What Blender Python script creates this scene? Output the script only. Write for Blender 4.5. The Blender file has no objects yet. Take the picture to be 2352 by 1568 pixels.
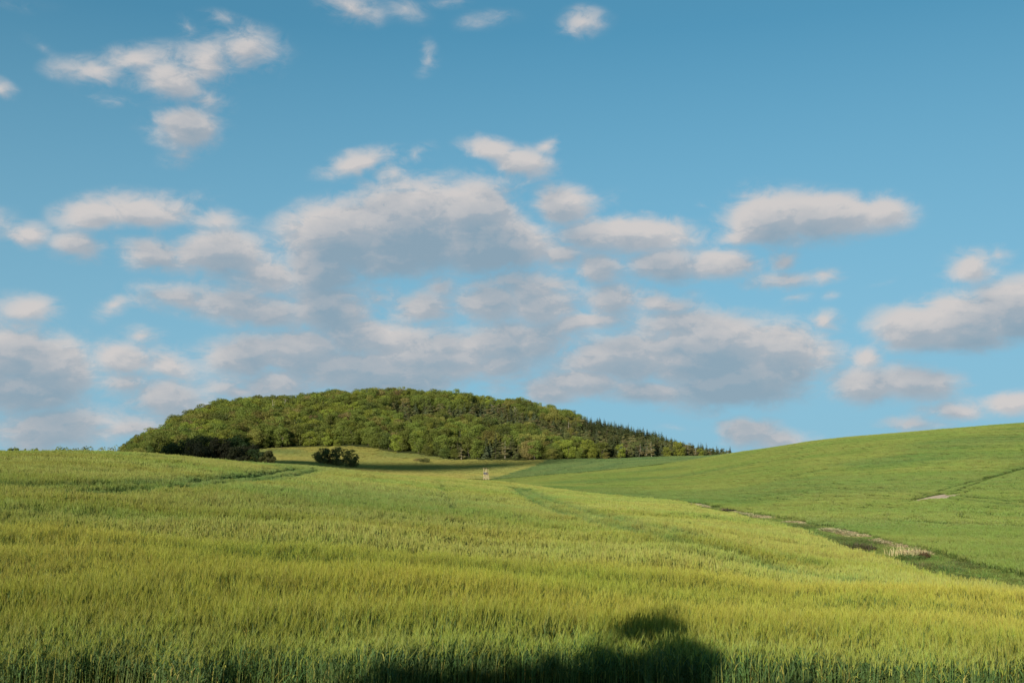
import bpy, math
import numpy as np

S = bpy.context.scene
COL = S.collection
R = math.radians
rng = np.random.default_rng(7)

# ------------------------------------------------------------------ camera
PITCH = R(6.4)
F = 2288.0                                   # focal length in pixels of a 2352 px wide frame
cam_d = bpy.data.cameras.new('camera')
cam_d.sensor_width = 36.0
cam_d.lens = 36.0 * F / 2352.0
cam_d.clip_start = 0.1
cam_d.clip_end = 20000.0
cam = bpy.data.objects.new('camera', cam_d)
cam.location = (0, 0, 0)
cam.rotation_euler = (R(90) + PITCH, 0, 0)
COL.objects.link(cam)
S.camera = cam

# ------------------------------------------------------------------ exposure
S.view_settings.view_transform = 'Standard'
S.view_settings.look = 'None'
S.view_settings.exposure = 0.52
S.view_settings.gamma = 1.0
S.view_settings.use_curve_mapping = False
S.render.engine = 'CYCLES'
S.cycles.max_bounces = 5
S.cycles.diffuse_bounces = 3
S.cycles.transmission_bounces = 3
S.cycles.glossy_bounces = 2

# ------------------------------------------------------------------ sun
SUN_EL, SUN_AZ = R(19), R(201)               # azimuth clockwise from +Y: behind the camera, to the left
sd = bpy.data.lights.new('sun', 'SUN')
sd.energy = 5.0
sd.angle = R(0.53)
sd.color = (1.0, 0.90, 0.74)
sun = bpy.data.objects.new('sun', sd)
SUN_DIR = (math.sin(SUN_AZ) * math.cos(SUN_EL), math.cos(SUN_AZ) * math.cos(SUN_EL), math.sin(SUN_EL))
sun.rotation_euler = (R(90) - SUN_EL, 0, math.pi - SUN_AZ)
sun.location = (-60, -60, 80)
COL.objects.link(sun)

# ------------------------------------------------------------------ sky
W = bpy.data.worlds.new('World')
S.world = W
W.use_nodes = True
wt = W.node_tree
wt.nodes.clear()
SKY_STRENGTH = 0.11


def px_dir(px, py):
    a = (px - 1176.0) / F
    b = (784.0 - py) / F
    return np.array([a, math.cos(PITCH) - b * math.sin(PITCH), math.sin(PITCH) + b * math.cos(PITCH)])


class NB:
    """small node-building helper"""
    def __init__(s, tree):
        s.t = tree

    def n(s, typ, ins=None, **props):
        nd = s.t.nodes.new(typ)
        for k, v in props.items():
            setattr(nd, k, v)
        for k, v in (ins or {}).items():
            if isinstance(v, bpy.types.NodeSocket):
                s.t.links.new(v, nd.inputs[k])
            else:
                nd.inputs[k].default_value = v
        return nd

    def m(s, op, a, b=0.0, c=0.0, clamp=False):
        nd = s.n('ShaderNodeMath', {0: a, 1: b, 2: c}, operation=op)
        nd.use_clamp = clamp
        return nd.outputs[0]

    def vm(s, op, a, b=(0, 0, 0)):
        return s.n('ShaderNodeVectorMath', {0: a, 1: b}, operation=op).outputs[0]

    def mr(s, v, a, b, c=0.0, d=1.0, smooth=True):
        nd = s.n('ShaderNodeMapRange', {'Value': v, 'From Min': a, 'From Max': b, 'To Min': c, 'To Max': d})
        nd.interpolation_type = 'SMOOTHSTEP' if smooth else 'LINEAR'
        return nd.outputs['Result']

    def mix(s, f, a, b):
        nd = s.n('ShaderNodeMix', data_type='RGBA')
        for i, v in ((0, f), (6, a), (7, b)):
            if isinstance(v, bpy.types.NodeSocket):
                s.t.links.new(v, nd.inputs[i])
            else:
                nd.inputs[i].default_value = v
        return nd.outputs[2]

    def noise(s, vec, scale, detail=4.0, rough=0.5, lac=2.0, dist=0.0):
        nd = s.n('ShaderNodeTexNoise', {'Vector': vec, 'Scale': scale, 'Detail': detail, 'Roughness': rough,
                                        'Lacunarity': lac, 'Distortion': dist})
        return nd


# x, y, half width, half height (2352 px frame), turn (degrees, + = right end down), weight
BLOBS = [
    (230, 160, 115, 42, 4, .62), (310, 135, 110, 40, -4, .66), (395, 180, 130, 55, 22, .78), (470, 150, 110, 75, 0, .72), (560, 120, 105, 70, 12, .70),
    (480, 225, 75, 55, 25, .62), (412, 72, 45, 28, 60, .42), (520, 55, 85, 35, 15, .42), (600, 150, 60, 40, 0, .45), (270, 222, 100, 22, 10, .40),
    (432, 295, 85, 60, 0, .98), (405, 352, 60, 35, -20, .55), (350, 300, 50, 16, 5, .35), (490, 300, 60, 30, 10, .42),
    (0, 205, 45, 32, 0, .6), (110, 105, 110, 16, 28, .26), (815, 22, 85, 48, 5, .56), (930, 18, 70, 50, 30, .42), (973, 135, 38, 46, 5, .50),
    (1128, 48, 85, 30, -5, .42), (1340, 58, 75, 42, -8, .58), (1040, 8, 70, 22, 0, .42), (40, 10, 160, 30, 0, .25),
    (820, 376, 105, 32, -12, .80), (898, 405, 75, 45, -10, .62), (955, 358, 50, 26, -42, .60),
    (1110, 343, 75, 30, 14, .90), (1185, 375, 95, 34, 18, .90), (1245, 350, 50, 24, -22, .62),
    (215, 490, 120, 46, -8, .95), (320, 480, 130, 48, 2, 1.0), (450, 450, 75, 24, 0, .40), (50, 541, 66, 30, 0, .80),
    (180, 566, 100, 34, 8, .85), (490, 512, 120, 38, 10, .62), (370, 582, 130, 46, 6, .85), (500, 585, 150, 60, 8, 1.0), (600, 640, 150, 48, 10, .85),
    (780, 545, 190, 85, -14, 1.15), (930, 520, 200, 110, -12, 1.2), (1080, 480, 150, 80, 0, 1.1), (1130, 560, 210, 80, 5, 1.1), (900, 590, 240, 60, 0, .9),
    (720, 492, 45, 18, -5, .35), (1310, 474, 110, 40, 6, 1.0), (1418, 455, 50, 22, -20, .42), (1460, 533, 190, 50, 4, 1.05), (1360, 545, 150, 50, 0, .8),
    (1270, 590, 90, 55, 20, .85), (1370, 620, 100, 48, 10, .85), (1220, 660, 160, 60, 0, .8),
    (1760, 497, 130, 62, -6, 1.1), (1880, 495, 190, 54, 4, 1.15), (2020, 492, 110, 46, -4, .95), (1690, 540, 75, 28, -5, .75),
    (1530, 605, 110, 44, -2, .95), (1650, 602, 110, 38, -4, .90), (1785, 592, 60, 28, -12, .75), (1800, 640, 130, 30, -6, .70), (1890, 625, 75, 24, 0, .65),
    (1838, 685, 42, 20, -15, .52), (1915, 680, 40, 16, 0, .38), (1600, 668, 60, 16, 0, .35), (1608, 467, 45, 16, 5, .33),
    (2225, 618, 85, 50, -10, .80), (2290, 585, 60, 36, -10, .50), (2020, 655, 60, 10, -22, .28),
    (2110, 752, 120, 50, -6, 1.1), (2210, 738, 150, 62, -6, 1.25), (2330, 712, 150, 70, -8, 1.25), (2450, 690, 150, 80, -8, 1.2), (2250, 780, 200, 36, -3, .7),
    (730, 630, 120, 75, 20, .95), (760, 720, 140, 80, 0, .95), (850, 690, 130, 70, 0, .55), (960, 712, 130, 48, -8, .80), (1010, 665, 80, 35, 10, .65), (1130, 700, 110, 55, -8, .90), (1250, 700, 140, 55, 0, .85),
    (1330, 740, 210, 36, -12, .80), (1400, 690, 110, 50, -6, .90), (1520, 700, 160, 36, 4, .75), (1170, 790, 240, 60, -6, .95),
    (860, 780, 220, 60, 0, .95), (1010, 820, 280, 70, 0, 1.0), (880, 860, 320, 60, 0, .95), (1150, 840, 120, 70, -10, .8),
    (1560, 745, 170, 44, -3, .85), (1450, 820, 190, 60, -10, 1.0), (1620, 800, 230, 80, 0, 1.15), (1790, 800, 170, 66, 3, 1.1), (1700, 870, 200, 66, -8, 1.0),
    (1340, 885, 150, 38, -6, .95), (1270, 905, 95, 32, 0, .9), (1500, 895, 170, 36, 4, .85), (1820, 850, 100, 60, -30, .8), (1915, 738, 50, 28, 6, .72),
    (2000, 885, 120, 44, 0, .90), (2100, 880, 150, 42, 6, .90), (1995, 822, 46, 38, 0, .80), (1720, 990, 90, 36, 4, .95), (1790, 1010, 110, 30, 4, .75),
    (1560, 985, 90, 14, 0, .35), (2190, 940, 105, 26, -3, .80), (2320, 922, 100, 30, -5, .85), (2100, 975, 130, 22, -2, .65), (1960, 1000, 90, 14, -3, .45), (2450, 915, 90, 30, 0, .7),
    (60, 710, 100, 38, 6, .75), (30, 800, 150, 70, 6, 1.05), (120, 840, 120, 80, 14, 1.05), (60, 900, 170, 60, 0, .95), (110, 980, 230, 55, 0, .90), (-60, 850, 150, 120, 0, 1.0),
    (290, 830, 120, 46, 4, .90), (380, 850, 120, 50, 8, .80), (280, 890, 110, 40, 6, .70), (370, 920, 140, 52, 10, .90), (335, 778, 62, 28, 4, .62), (300, 985, 110, 28, -6, .75), (420, 960, 160, 40, 0, .65),
    (560, 820, 130, 58, -8, .95), (680, 810, 150, 62, 6, 1.0), (640, 880, 200, 46, 0, .85), (530, 900, 130, 40, 0, .7), (770, 860, 160, 60, 0, .9),
    (280, 700, 75, 34, -24, .65), (420, 690, 170, 40, 6, .72), (540, 700, 170, 50, 8, .85), (620, 720, 120, 48, 6, .80), (370, 660, 120, 24, 0, .5), (600, 670, 120, 30, 0, .55),
    (-120, 520, 150, 50, 0, .9), (-160, 700, 120, 50, 0, .8), (2560, 520, 160, 50, 0, 1.0), (2600, 860, 170, 60, 0, 1.0),
]

grp = bpy.data.node_groups.new('cloud_density', 'ShaderNodeTree')
grp.interface.new_socket('Plane', in_out='INPUT', socket_type='NodeSocketVector')
grp.interface.new_socket('Direction', in_out='INPUT', socket_type='NodeSocketVector')
grp.interface.new_socket('Density', in_out='OUTPUT', socket_type='NodeSocketFloat')
grp.interface.new_socket('Body', in_out='OUTPUT', socket_type='NodeSocketFloat')
g = NB(grp)
gi = g.n('NodeGroupInput')
go = g.n('NodeGroupOutput')
# wobble the outline of the cloud bodies
w1 = g.noise(gi.outputs['Direction'], 9.0, 3.0, 0.55)
wv = g.vm('MULTIPLY', g.vm('SUBTRACT', w1.outputs['Color'], (0.5, 0.5, 0.5)), (0.055, 0.030, 0.0))
P = g.vm('ADD', gi.outputs['Plane'], wv)
acc = None
for (bx, by, rx, ry, rot, wgt) in BLOBS:
    d = px_dir(bx, by)
    cx, cz = d[0] / d[1], d[2] / d[1]
    sc = (1.52 if by < 430 else 1.36) / F / d[1]
    mp = g.n('ShaderNodeMapping', {'Vector': P, 'Location': (cx, cz, 0), 'Rotation': (0, 0, R(-rot)), 'Scale': (rx * sc, ry * sc * (1.0 if by < 430 else 1.22), 1)}, vector_type='TEXTURE')
    gr = g.n('ShaderNodeTexGradient', {'Vector': mp.outputs[0]}, gradient_type='SPHERICAL')
    v = g.m('MULTIPLY', gr.outputs['Fac'], wgt * 1.5)
    acc = v if acc is None else g.n('ShaderNodeMath', {0: acc, 1: v, 2: 0.22}, operation='SMOOTH_MAX').outputs[0]
body = g.m('MULTIPLY', g.m('MAXIMUM', g.m('SUBTRACT', g.m('MINIMUM', acc, 1.6), 0.170), 0.0), 1.12)
# the sky goes on with the same broken clouds outside the photographed part
sx = g.n('ShaderNodeSeparateXYZ', {0: gi.outputs['Direction']})
azz = g.m('ARCTAN2', sx.outputs[0], sx.outputs[1])
outm = g.mr(g.m('ABSOLUTE', azz), 0.56, 0.75)
topm = g.mr(sx.outputs[2], 1.0, 1.25)
outm = g.m('MAXIMUM', outm, topm)
n0 = g.noise(gi.outputs['Direction'], 2.3, 2.0, 0.5)
gen = g.mr(n0.outputs['Fac'], 0.44, 0.72, 0.0, 1.0)
gen = g.m('MULTIPLY', gen, g.mr(sx.outputs[2], 0.0, 1.7, 1.2, 0.35, False))
body = g.m('MAXIMUM', body, g.m('MULTIPLY', gen, outm))
n1 = g.noise(gi.outputs['Direction'], 13.0, 10.0, 0.60)
n2 = g.noise(gi.outputs['Direction'], 36.0, 8.0, 0.66, dist=0.9)
fb = g.m('ADD', g.m('MULTIPLY', g.m('SUBTRACT', n1.outputs['Fac'], 0.5), 1.55), g.m('MULTIPLY', g.m('SUBTRACT', n2.outputs['Fac'], 0.5), 0.95))
dens = g.m('ADD', body, g.m('MULTIPLY', fb, g.m('MULTIPLY', g.mr(body, 0.0, 0.30, 0.0, 1.0), g.mr(body, 0.35, 1.1, 1.35, 0.95))))
grp.links.new(dens, go.inputs['Density'])
grp.links.new(body, go.inputs['Body'])

b = NB(wt)
tc = b.n('ShaderNodeTexCoord')
DIRV = tc.outputs['Generated']
sp = b.n('ShaderNodeSeparateXYZ', {0: DIRV})
yy = b.m('MAXIMUM', sp.outputs[1], 0.03)
plane = b.n('ShaderNodeCombineXYZ', {0: b.m('DIVIDE', sp.outputs[0], yy), 1: b.m('DIVIDE', sp.outputs[2], yy), 2: 0.0}).outputs[0]
dirs = b.vm('MULTIPLY', DIRV, (1.0, 1.0, 1.9))


def dens_at(off):
    pl = b.vm('ADD', plane, (off[0], off[1], 0))
    di = b.vm('ADD', dirs, (off[0], 0, off[1] * 1.9))
    nd = b.n('ShaderNodeGroup', {}, node_tree=grp)
    wt.links.new(pl, nd.inputs['Plane'])
    wt.links.new(di, nd.inputs['Direction'])
    return nd.outputs


d0, body0 = dens_at((0, 0))
d1 = dens_at((-0.005, 0.008))[0]
d2 = dens_at((-0.010, 0.024))[0]
d3 = dens_at((-0.014, 0.048))[0]
alpha = b.m('MULTIPLY', b.mr(d0, -0.02, 0.92), b.mr(body0, 0.05, 0.95, 0.36, 1.0))
thick = b.m('ADD', b.m('ADD', b.m('MULTIPLY', b.m('MAXIMUM', d1, 0.0), 0.28), b.m('MULTIPLY', b.m('MAXIMUM', d2, 0.0), 0.40)), b.m('MULTIPLY', b.m('MAXIMUM', d3, 0.0), 0.32))
shade = b.mr(thick, 0.05, 1.25, 0.0, 1.0, False)
rim = b.mr(b.m('SUBTRACT', d0, d1), -0.10, 0.22)
shade = b.m('SUBTRACT', shade, b.m('MULTIPLY', rim, 0.20), clamp=True)
LIT = (0.640, 0.605, 0.590, 1)
MID = (0.440, 0.455, 0.485, 1)
DRK = (0.270, 0.345, 0.415, 1)
ccol = b.mix(b.mr(shade, 0.45, 1.0, 0, 1, False), b.mix(b.mr(shade, 0.0, 0.5, 0, 1, False), LIT, MID), DRK)
lift = b.vm('ADD', b.vm('MULTIPLY', DIRV, (1, 1, 0.85)), (0, 0, 0.24))
sky = b.n('ShaderNodeTexSky', {}, sky_type='NISHITA')
sky.sun_disc = False
wt.links.new(b.vm('NORMALIZE', lift), sky.inputs[0])
sky.sun_elevation = SUN_EL
sky.sun_rotation = SUN_AZ
sky.altitude = 300
sky.air_density = 1.0
sky.dust_density = 0.6
sky.ozone_density = 2.5
hs = b.n('ShaderNodeHueSaturation', {'Hue': 0.468, 'Saturation': 1.18, 'Value': 0.94, 'Color': sky.outputs[0]})
CS = 2 ** -0.52 / SKY_STRENGTH
ccol = b.vm('MULTIPLY', ccol, (CS, CS, CS))
PALE = (0.265 * CS, 0.48 * CS, 0.60 * CS, 1)
skyc = b.mix(b.mr(sp.outputs[2], 0.0, 0.40, 0.85, 0.0, False), hs.outputs[0], PALE)
final = b.mix(b.m('MULTIPLY', alpha, b.m('SUBTRACT', 0.96, b.m('MULTIPLY', shade, 0.16))), skyc, ccol)
bg = b.n('ShaderNodeBackground', {'Color': final, 'Strength': SKY_STRENGTH})
wo = b.n('ShaderNodeOutputWorld', {'Surface': bg.outputs[0]})
W.cycles.sampling_method = 'MANUAL'
W.cycles.sample_map_resolution = 256


# ------------------------------------------------------------------ helpers
def tag(o, label=None, cat=None, group=None, kind=None):
    if label: o['label'] = label
    if cat: o['category'] = cat
    if group: o['group'] = group
    if kind: o['kind'] = kind
    return o


def at(px, py, Y):
    d = px_dir(px, py)
    k = Y / d[1]
    return np.array([d[0] * k, Y, d[2] * k])


_lat = {}


def vnoise(x, y, scale, seed=0):
    if seed not in _lat:
        _lat[seed] = np.random.default_rng(1000 + seed).random((256, 256))
    L = _lat[seed]
    x = np.asarray(x, float) / scale + 1000.3
    y = np.asarray(y, float) / scale + 1000.7
    xi, yi = np.floor(x).astype(int), np.floor(y).astype(int)
    fx, fy = x - xi, y - yi
    fx, fy = fx * fx * (3 - 2 * fx), fy * fy * (3 - 2 * fy)
    a, b_, c, d = L[xi & 255, yi & 255], L[(xi + 1) & 255, yi & 255], L[xi & 255, (yi + 1) & 255], L[(xi + 1) & 255, (yi + 1) & 255]
    return (a * (1 - fx) + b_ * fx) * (1 - fy) + (c * (1 - fx) + d * fx) * fy


class MB:
    """collects geometry with a colour per vertex"""
    def __init__(s):
        s.v, s.f, s.c = [], [], []

    def add(s, vs, fs, col=(1, 1, 1)):
        o = len(s.v)
        s.v.extend([tuple(p) for p in vs])
        s.f.extend([tuple(i + o for i in f) for f in fs])
        s.c.extend([tuple(col)] * len(vs))

    def ribbon(s, pts, widths, side, col):
        """flat strip along pts; a zero last width gives a point"""
        vs, fs = [], []
        side = np.asarray(side, float)
        for p, w in zip(pts, widths):
            vs.append(np.asarray(p) - side * w * .5)
            vs.append(np.asarray(p) + side * w * .5)
        n = len(pts)
        if widths[-1] == 0:
            vs = vs[:-1]
        for i in range(n - 1):
            a = 2 * i
            if i == n - 2 and widths[-1] == 0:
                fs.append((a, a + 1, a + 2))
            else:
                fs.append((a, a + 1, a + 3, a + 2))
        s.add(vs, fs, col)

    def tube(s, p0, p1, r0, r1, n=6, col=(1, 1, 1), cap=True):
        p0, p1 = np.asarray(p0, float), np.asarray(p1, float)
        d = p1 - p0
        d /= np.linalg.norm(d) + 1e-9
        u = np.cross(d, (0, 0, 1.0))
        if np.linalg.norm(u) < 1e-3: u = np.cross(d, (1.0, 0, 0))
        u /= np.linalg.norm(u)
        w = np.cross(d, u)
        vs = []
        for p, r in ((p0, r0), (p1, r1)):
            for k in range(n):
                t = 2 * math.pi * k / n
                vs.append(p + (u * math.cos(t) + w * math.sin(t)) * r)
        fs = [(k, (k + 1) % n, n + (k + 1) % n, n + k) for k in range(n)]
        if cap: fs += [tuple(range(n - 1, -1, -1)), tuple(range(n, 2 * n))]
        s.add(vs, fs, col)

    def box(s, c, size, col=(1, 1, 1), rz=0.0, tilt=0.0):
        hx, hy, hz = [k / 2 for k in size]
        vs = []
        ct, st, cz, sz = math.cos(tilt), math.sin(tilt), math.cos(rz), math.sin(rz)
        for dx in (-hx, hx):
            for dy in (-hy, hy):
                for dz in (-hz, hz):
                    y, z = dy * ct - dz * st, dy * st + dz * ct
                    x, y = dx * cz - y * sz, dx * sz + y * cz
                    vs.append((c[0] + x, c[1] + y, c[2] + z))
        s.add(vs, [(0, 1, 3, 2), (4, 6, 7, 5), (0, 4, 5, 1), (2, 3, 7, 6), (0, 2, 6, 4), (1, 5, 7, 3)], col)

    def mesh(s, name, mats, smooth=False):
        me = bpy.data.meshes.new(name)
        me.from_pydata(s.v, [], s.f)
        ca = me.color_attributes.new('tint', 'FLOAT_COLOR', 'POINT')
        c = np.ones((len(s.v), 4), np.float32)
        c[:, :3] = np.array(s.c, np.float32)
        ca.data.foreach_set('color', c.ravel())
        for m_ in (mats if isinstance(mats, (list, tuple)) else [mats]):
            me.materials.append(m_)
        if smooth:
            me.polygons.foreach_set('use_smooth', [True] * len(me.polygons))
        me.update()
        return me


def link(name, me, parent=None, loc=(0, 0, 0)):
    o = bpy.data.objects.new(name, me)
    o.location = loc
    o.parent = parent
    COL.objects.link(o)
    return o


# ------------------------------------------------------------------ materials
def plant_mat(name, base=None, vary=0.25, patch=None, patch_scale=0.08, trans=0.35, rough=0.6, gloss=0.018, stretch=(1, 1, 1), rnd=0.2, hue=0.02):
    """leafy material: colour from the 'tint' attribute (or base), drifting from patch to patch of the field and plant to plant"""
    m_ = bpy.data.materials.new(name)
    m_.use_nodes = True
    t = m_.node_tree
    t.nodes.clear()
    q = NB(t)
    geo = q.n('ShaderNodeNewGeometry')
    if base is None:
        col = q.n('ShaderNodeAttribute', attribute_name='tint').outputs['Color']
    else:
        col = q.mix(1.0, (0, 0, 0, 1), (*base, 1))
    oi = q.n('ShaderNodeObjectInfo')
    lush = q.n('ShaderNodeAttribute', attribute_name='lush', attribute_type='INSTANCER').outputs['Fac']
    col = q.mix(lush, col, q.vm('MULTIPLY', col, (0.42, 0.68, 0.85)))
    oliv = q.n('ShaderNodeAttribute', attribute_name='olive', attribute_type='INSTANCER').outputs['Fac']
    col = q.mix(oliv, col, q.vm('MULTIPLY', col, (0.84, 0.80, 0.50)))
    nz = q.noise(q.vm('MULTIPLY', geo.outputs['Position'], stretch), patch_scale, 4.0, 0.6)
    if patch is not None:
        f = q.mr(nz.outputs['Fac'], 0.42, 0.64)
        col = q.mix(f, col, q.vm('MULTIPLY', col, patch))
    nf = q.noise(geo.outputs['Position'], patch_scale * 9, 3.0, 0.6)
    val = q.m('ADD', q.m('MULTIPLY', q.m('SUBTRACT', nf.outputs['Fac'], 0.5), vary * 2), q.m('MULTIPLY', q.m('SUBTRACT', oi.outputs['Random'], 0.5), rnd * 2))
    h2 = q.n('ShaderNodeHueSaturation', {'Hue': q.m('ADD', 0.5, q.m('MULTIPLY', q.m('SUBTRACT', oi.outputs['Random'], 0.5), hue * 2)), 'Saturation': 1.0, 'Value': q.m('ADD', 1.0, val), 'Color': col})
    col = h2.outputs[0]
    df = q.n('ShaderNodeBsdfDiffuse', {'Color': col, 'Roughness': 0.5})
    tr = q.n('ShaderNodeBsdfTranslucent', {'Color': q.vm('MULTIPLY', col, (1.1, 1.15, 0.75))})
    mx = q.n('ShaderNodeMixShader', {0: trans, 1: df.outputs[0], 2: tr.outputs[0]})
    gl = q.n('ShaderNodeBsdfGlossy', {'Color': (1, 1, 1, 1), 'Roughness': rough})
    m2 = q.n('ShaderNodeMixShader', {0: gloss, 1: mx.outputs[0], 2: gl.outputs[0]})
    q.n('ShaderNodeOutputMaterial', {'Surface': m2.outputs[0]})
    return m_


def solid_mat(name, c1, c2, scale=4.0, rough=0.85, stretch=(1, 1, 1), bump=0.0):
    m_ = bpy.data.materials.new(name)
    m_.use_nodes = True
    t = m_.node_tree
    q = NB(t)
    p = t.nodes['Principled BSDF']
    tcn = q.n('ShaderNodeTexCoord')
    nz = q.noise(q.vm('MULTIPLY', tcn.outputs['Object'], stretch), scale, 6.0, 0.6)
    col = q.mix(q.mr(nz.outputs['Fac'], 0.35, 0.65), (*c1, 1), (*c2, 1))
    t.links.new(col, p.inputs['Base Color'])
    p.inputs['Roughness'].default_value = rough
    if bump:
        bp = q.n('ShaderNodeBump', {'Strength': 1.0, 'Distance': bump, 'Height': nz.outputs['Fac']})
        t.links.new(bp.outputs[0], p.inputs['Normal'])
    return m_


M_barley = plant_mat('barley', patch=(0.78, 0.94, 0.84), patch_scale=0.055, vary=0.16, stretch=(0.7, 1.0, 1.0), rnd=0.14, hue=0.012, trans=0.30)
M_wheat = plant_mat('wheat', patch=(0.80, 0.94, 0.86), patch_scale=0.035, vary=0.14, rnd=0.12, hue=0.01, trans=0.30)
M_cropfar = plant_mat('far_crop', patch=(0.85, 0.95, 0.95), patch_scale=0.02, vary=0.12, rnd=0.10, hue=0.008, trans=0.30)
M_weed = plant_mat('weed', patch=(0.75, 0.9, 0.8), patch_scale=0.2, vary=0.2, rnd=0.25)
M_bark = solid_mat('bark', (0.05, 0.04, 0.03), (0.13, 0.11, 0.08), 3.0, stretch=(1, 1, .3), bump=0.02)
M_palebark = solid_mat('pale_bark', (0.22, 0.19, 0.15), (0.36, 0.32, 0.26), 3.0, stretch=(1, 1, .3), bump=0.02)
M_soil = solid_mat('bare_soil', (0.48, 0.34, 0.21), (0.60, 0.45, 0.30), 1.5, bump=0.05)


def leaf(name, c, **k):
    return plant_mat(name, base=c, patch_scale=0.12, vary=0.26, rnd=0.30, hue=0.014, trans=0.32, gloss=0.012, **k)


LEAF = {
    'bright green': leaf('bright_leaf', (0.175, 0.2, 0.028)),
    'mid green': leaf('green_leaf', (0.122, 0.15, 0.026)),
    'dark green': leaf('dark_leaf', (0.078, 0.105, 0.022)),
    'olive': leaf('olive_leaf', (0.165, 0.16, 0.036)),
    'brownish': leaf('brown_leaf', (0.165, 0.135, 0.046)),
    'pine': leaf('pine_needle', (0.105, 0.118, 0.036)),
    'grey pine': leaf('grey_needle', (0.155, 0.14, 0.058)),
    'spruce': leaf('spruce_needle', (0.070, 0.085, 0.032)),
    'blue spruce': leaf('blue_needle', (0.125, 0.155, 0.08)),
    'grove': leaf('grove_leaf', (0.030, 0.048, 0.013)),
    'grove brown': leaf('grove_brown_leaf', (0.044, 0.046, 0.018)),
    'thicket': leaf('thicket_leaf', (0.095, 0.105, 0.03)),
}

# ------------------------------------------------------------------ terrain
# the field boundary along the ditch: x of the line at each depth
DITCH = np.array([(26.5, 0), (26, 30), (24.9, 48), (23.6, 55), (24.6, 72), (25, 85), (25.2, 110), (24.6, 150), (10.8, 200), (-4.6, 232), (-9, 300), (-11, 400), (-12, 440)], float)
# the rough strip between the near right field and the bluish field behind it
STRIP = np.array([(-200, 405), (-11.0, 405), (0, 398), (24, 366), (55, 385), (84, 396), (140, 420), (400, 520)], float)
CREST_Y = ([-2000, 0, 400, 700, 1000, 1130], [130, 132, 142, 172, 212, 236])
EDGE = ([-200, 200, 280, 450, 560, 620, 700, 830, 1040, 1255, 1500, 1660, 1760], [470, 460, 455, 485, 560, 590, 600, 602, 572, 562, 600, 622, 640])


def col_of(x, y):
    """frame column of a ground point (2352 px frame, near the horizon)"""
    return 1176 + F * (np.asarray(x) / np.maximum(np.asarray(y), 1e-3)) * 0.9938


def region(x, y):
    """0 none, 1 near barley, 2 right field, 3 bluish field, 4 yellow field, 5 ditch strip, 6 margin strip, 7 forest"""
    x, y = np.asarray(x, float), np.asarray(y, float)
    c = col_of(x, y)
    dx = np.interp(y, DITCH[:, 1], DITCH[:, 0])
    sy = np.interp(x, STRIP[:, 0], STRIP[:, 1])
    w = np.interp(y, [0, 40, 60, 90, 150, 185, 200], [5, 5.2, 6.0, 6.2, 4.6, 2.0, 0.3])
    out = np.zeros(x.shape, int)
    near = (y > 14.5) & (x < dx) & (y < np.interp(c, *CREST_Y) + 45)
    right = (x >= dx) & (y > 14.5) & (y < sy)
    out[right] = 2
    out[(x >= dx) & (x < dx + w) & (y > 14.5) & (y < 200)] = 5
    out[near] = 1
    beyond = (y >= sy) & (out == 0)
    cd = np.interp(y, [400, 430, 480, 520, 560, 620], [-11, -5, 6, 12, 19, 26])
    edge = np.interp(c, *EDGE)
    out[beyond & (x >= cd)] = 3
    out[(y > np.interp(c, *CREST_Y) + 45) & (out == 0) & (x < cd)] = 4
    out[(out == 4) & (y < 240)] = 0
    out[(y >= sy) & (y < sy + 5) & (x > -14) & (x < 60)] = 6
    out[(y > edge - 1) & (y > 400)] = 7
    return out


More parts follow.
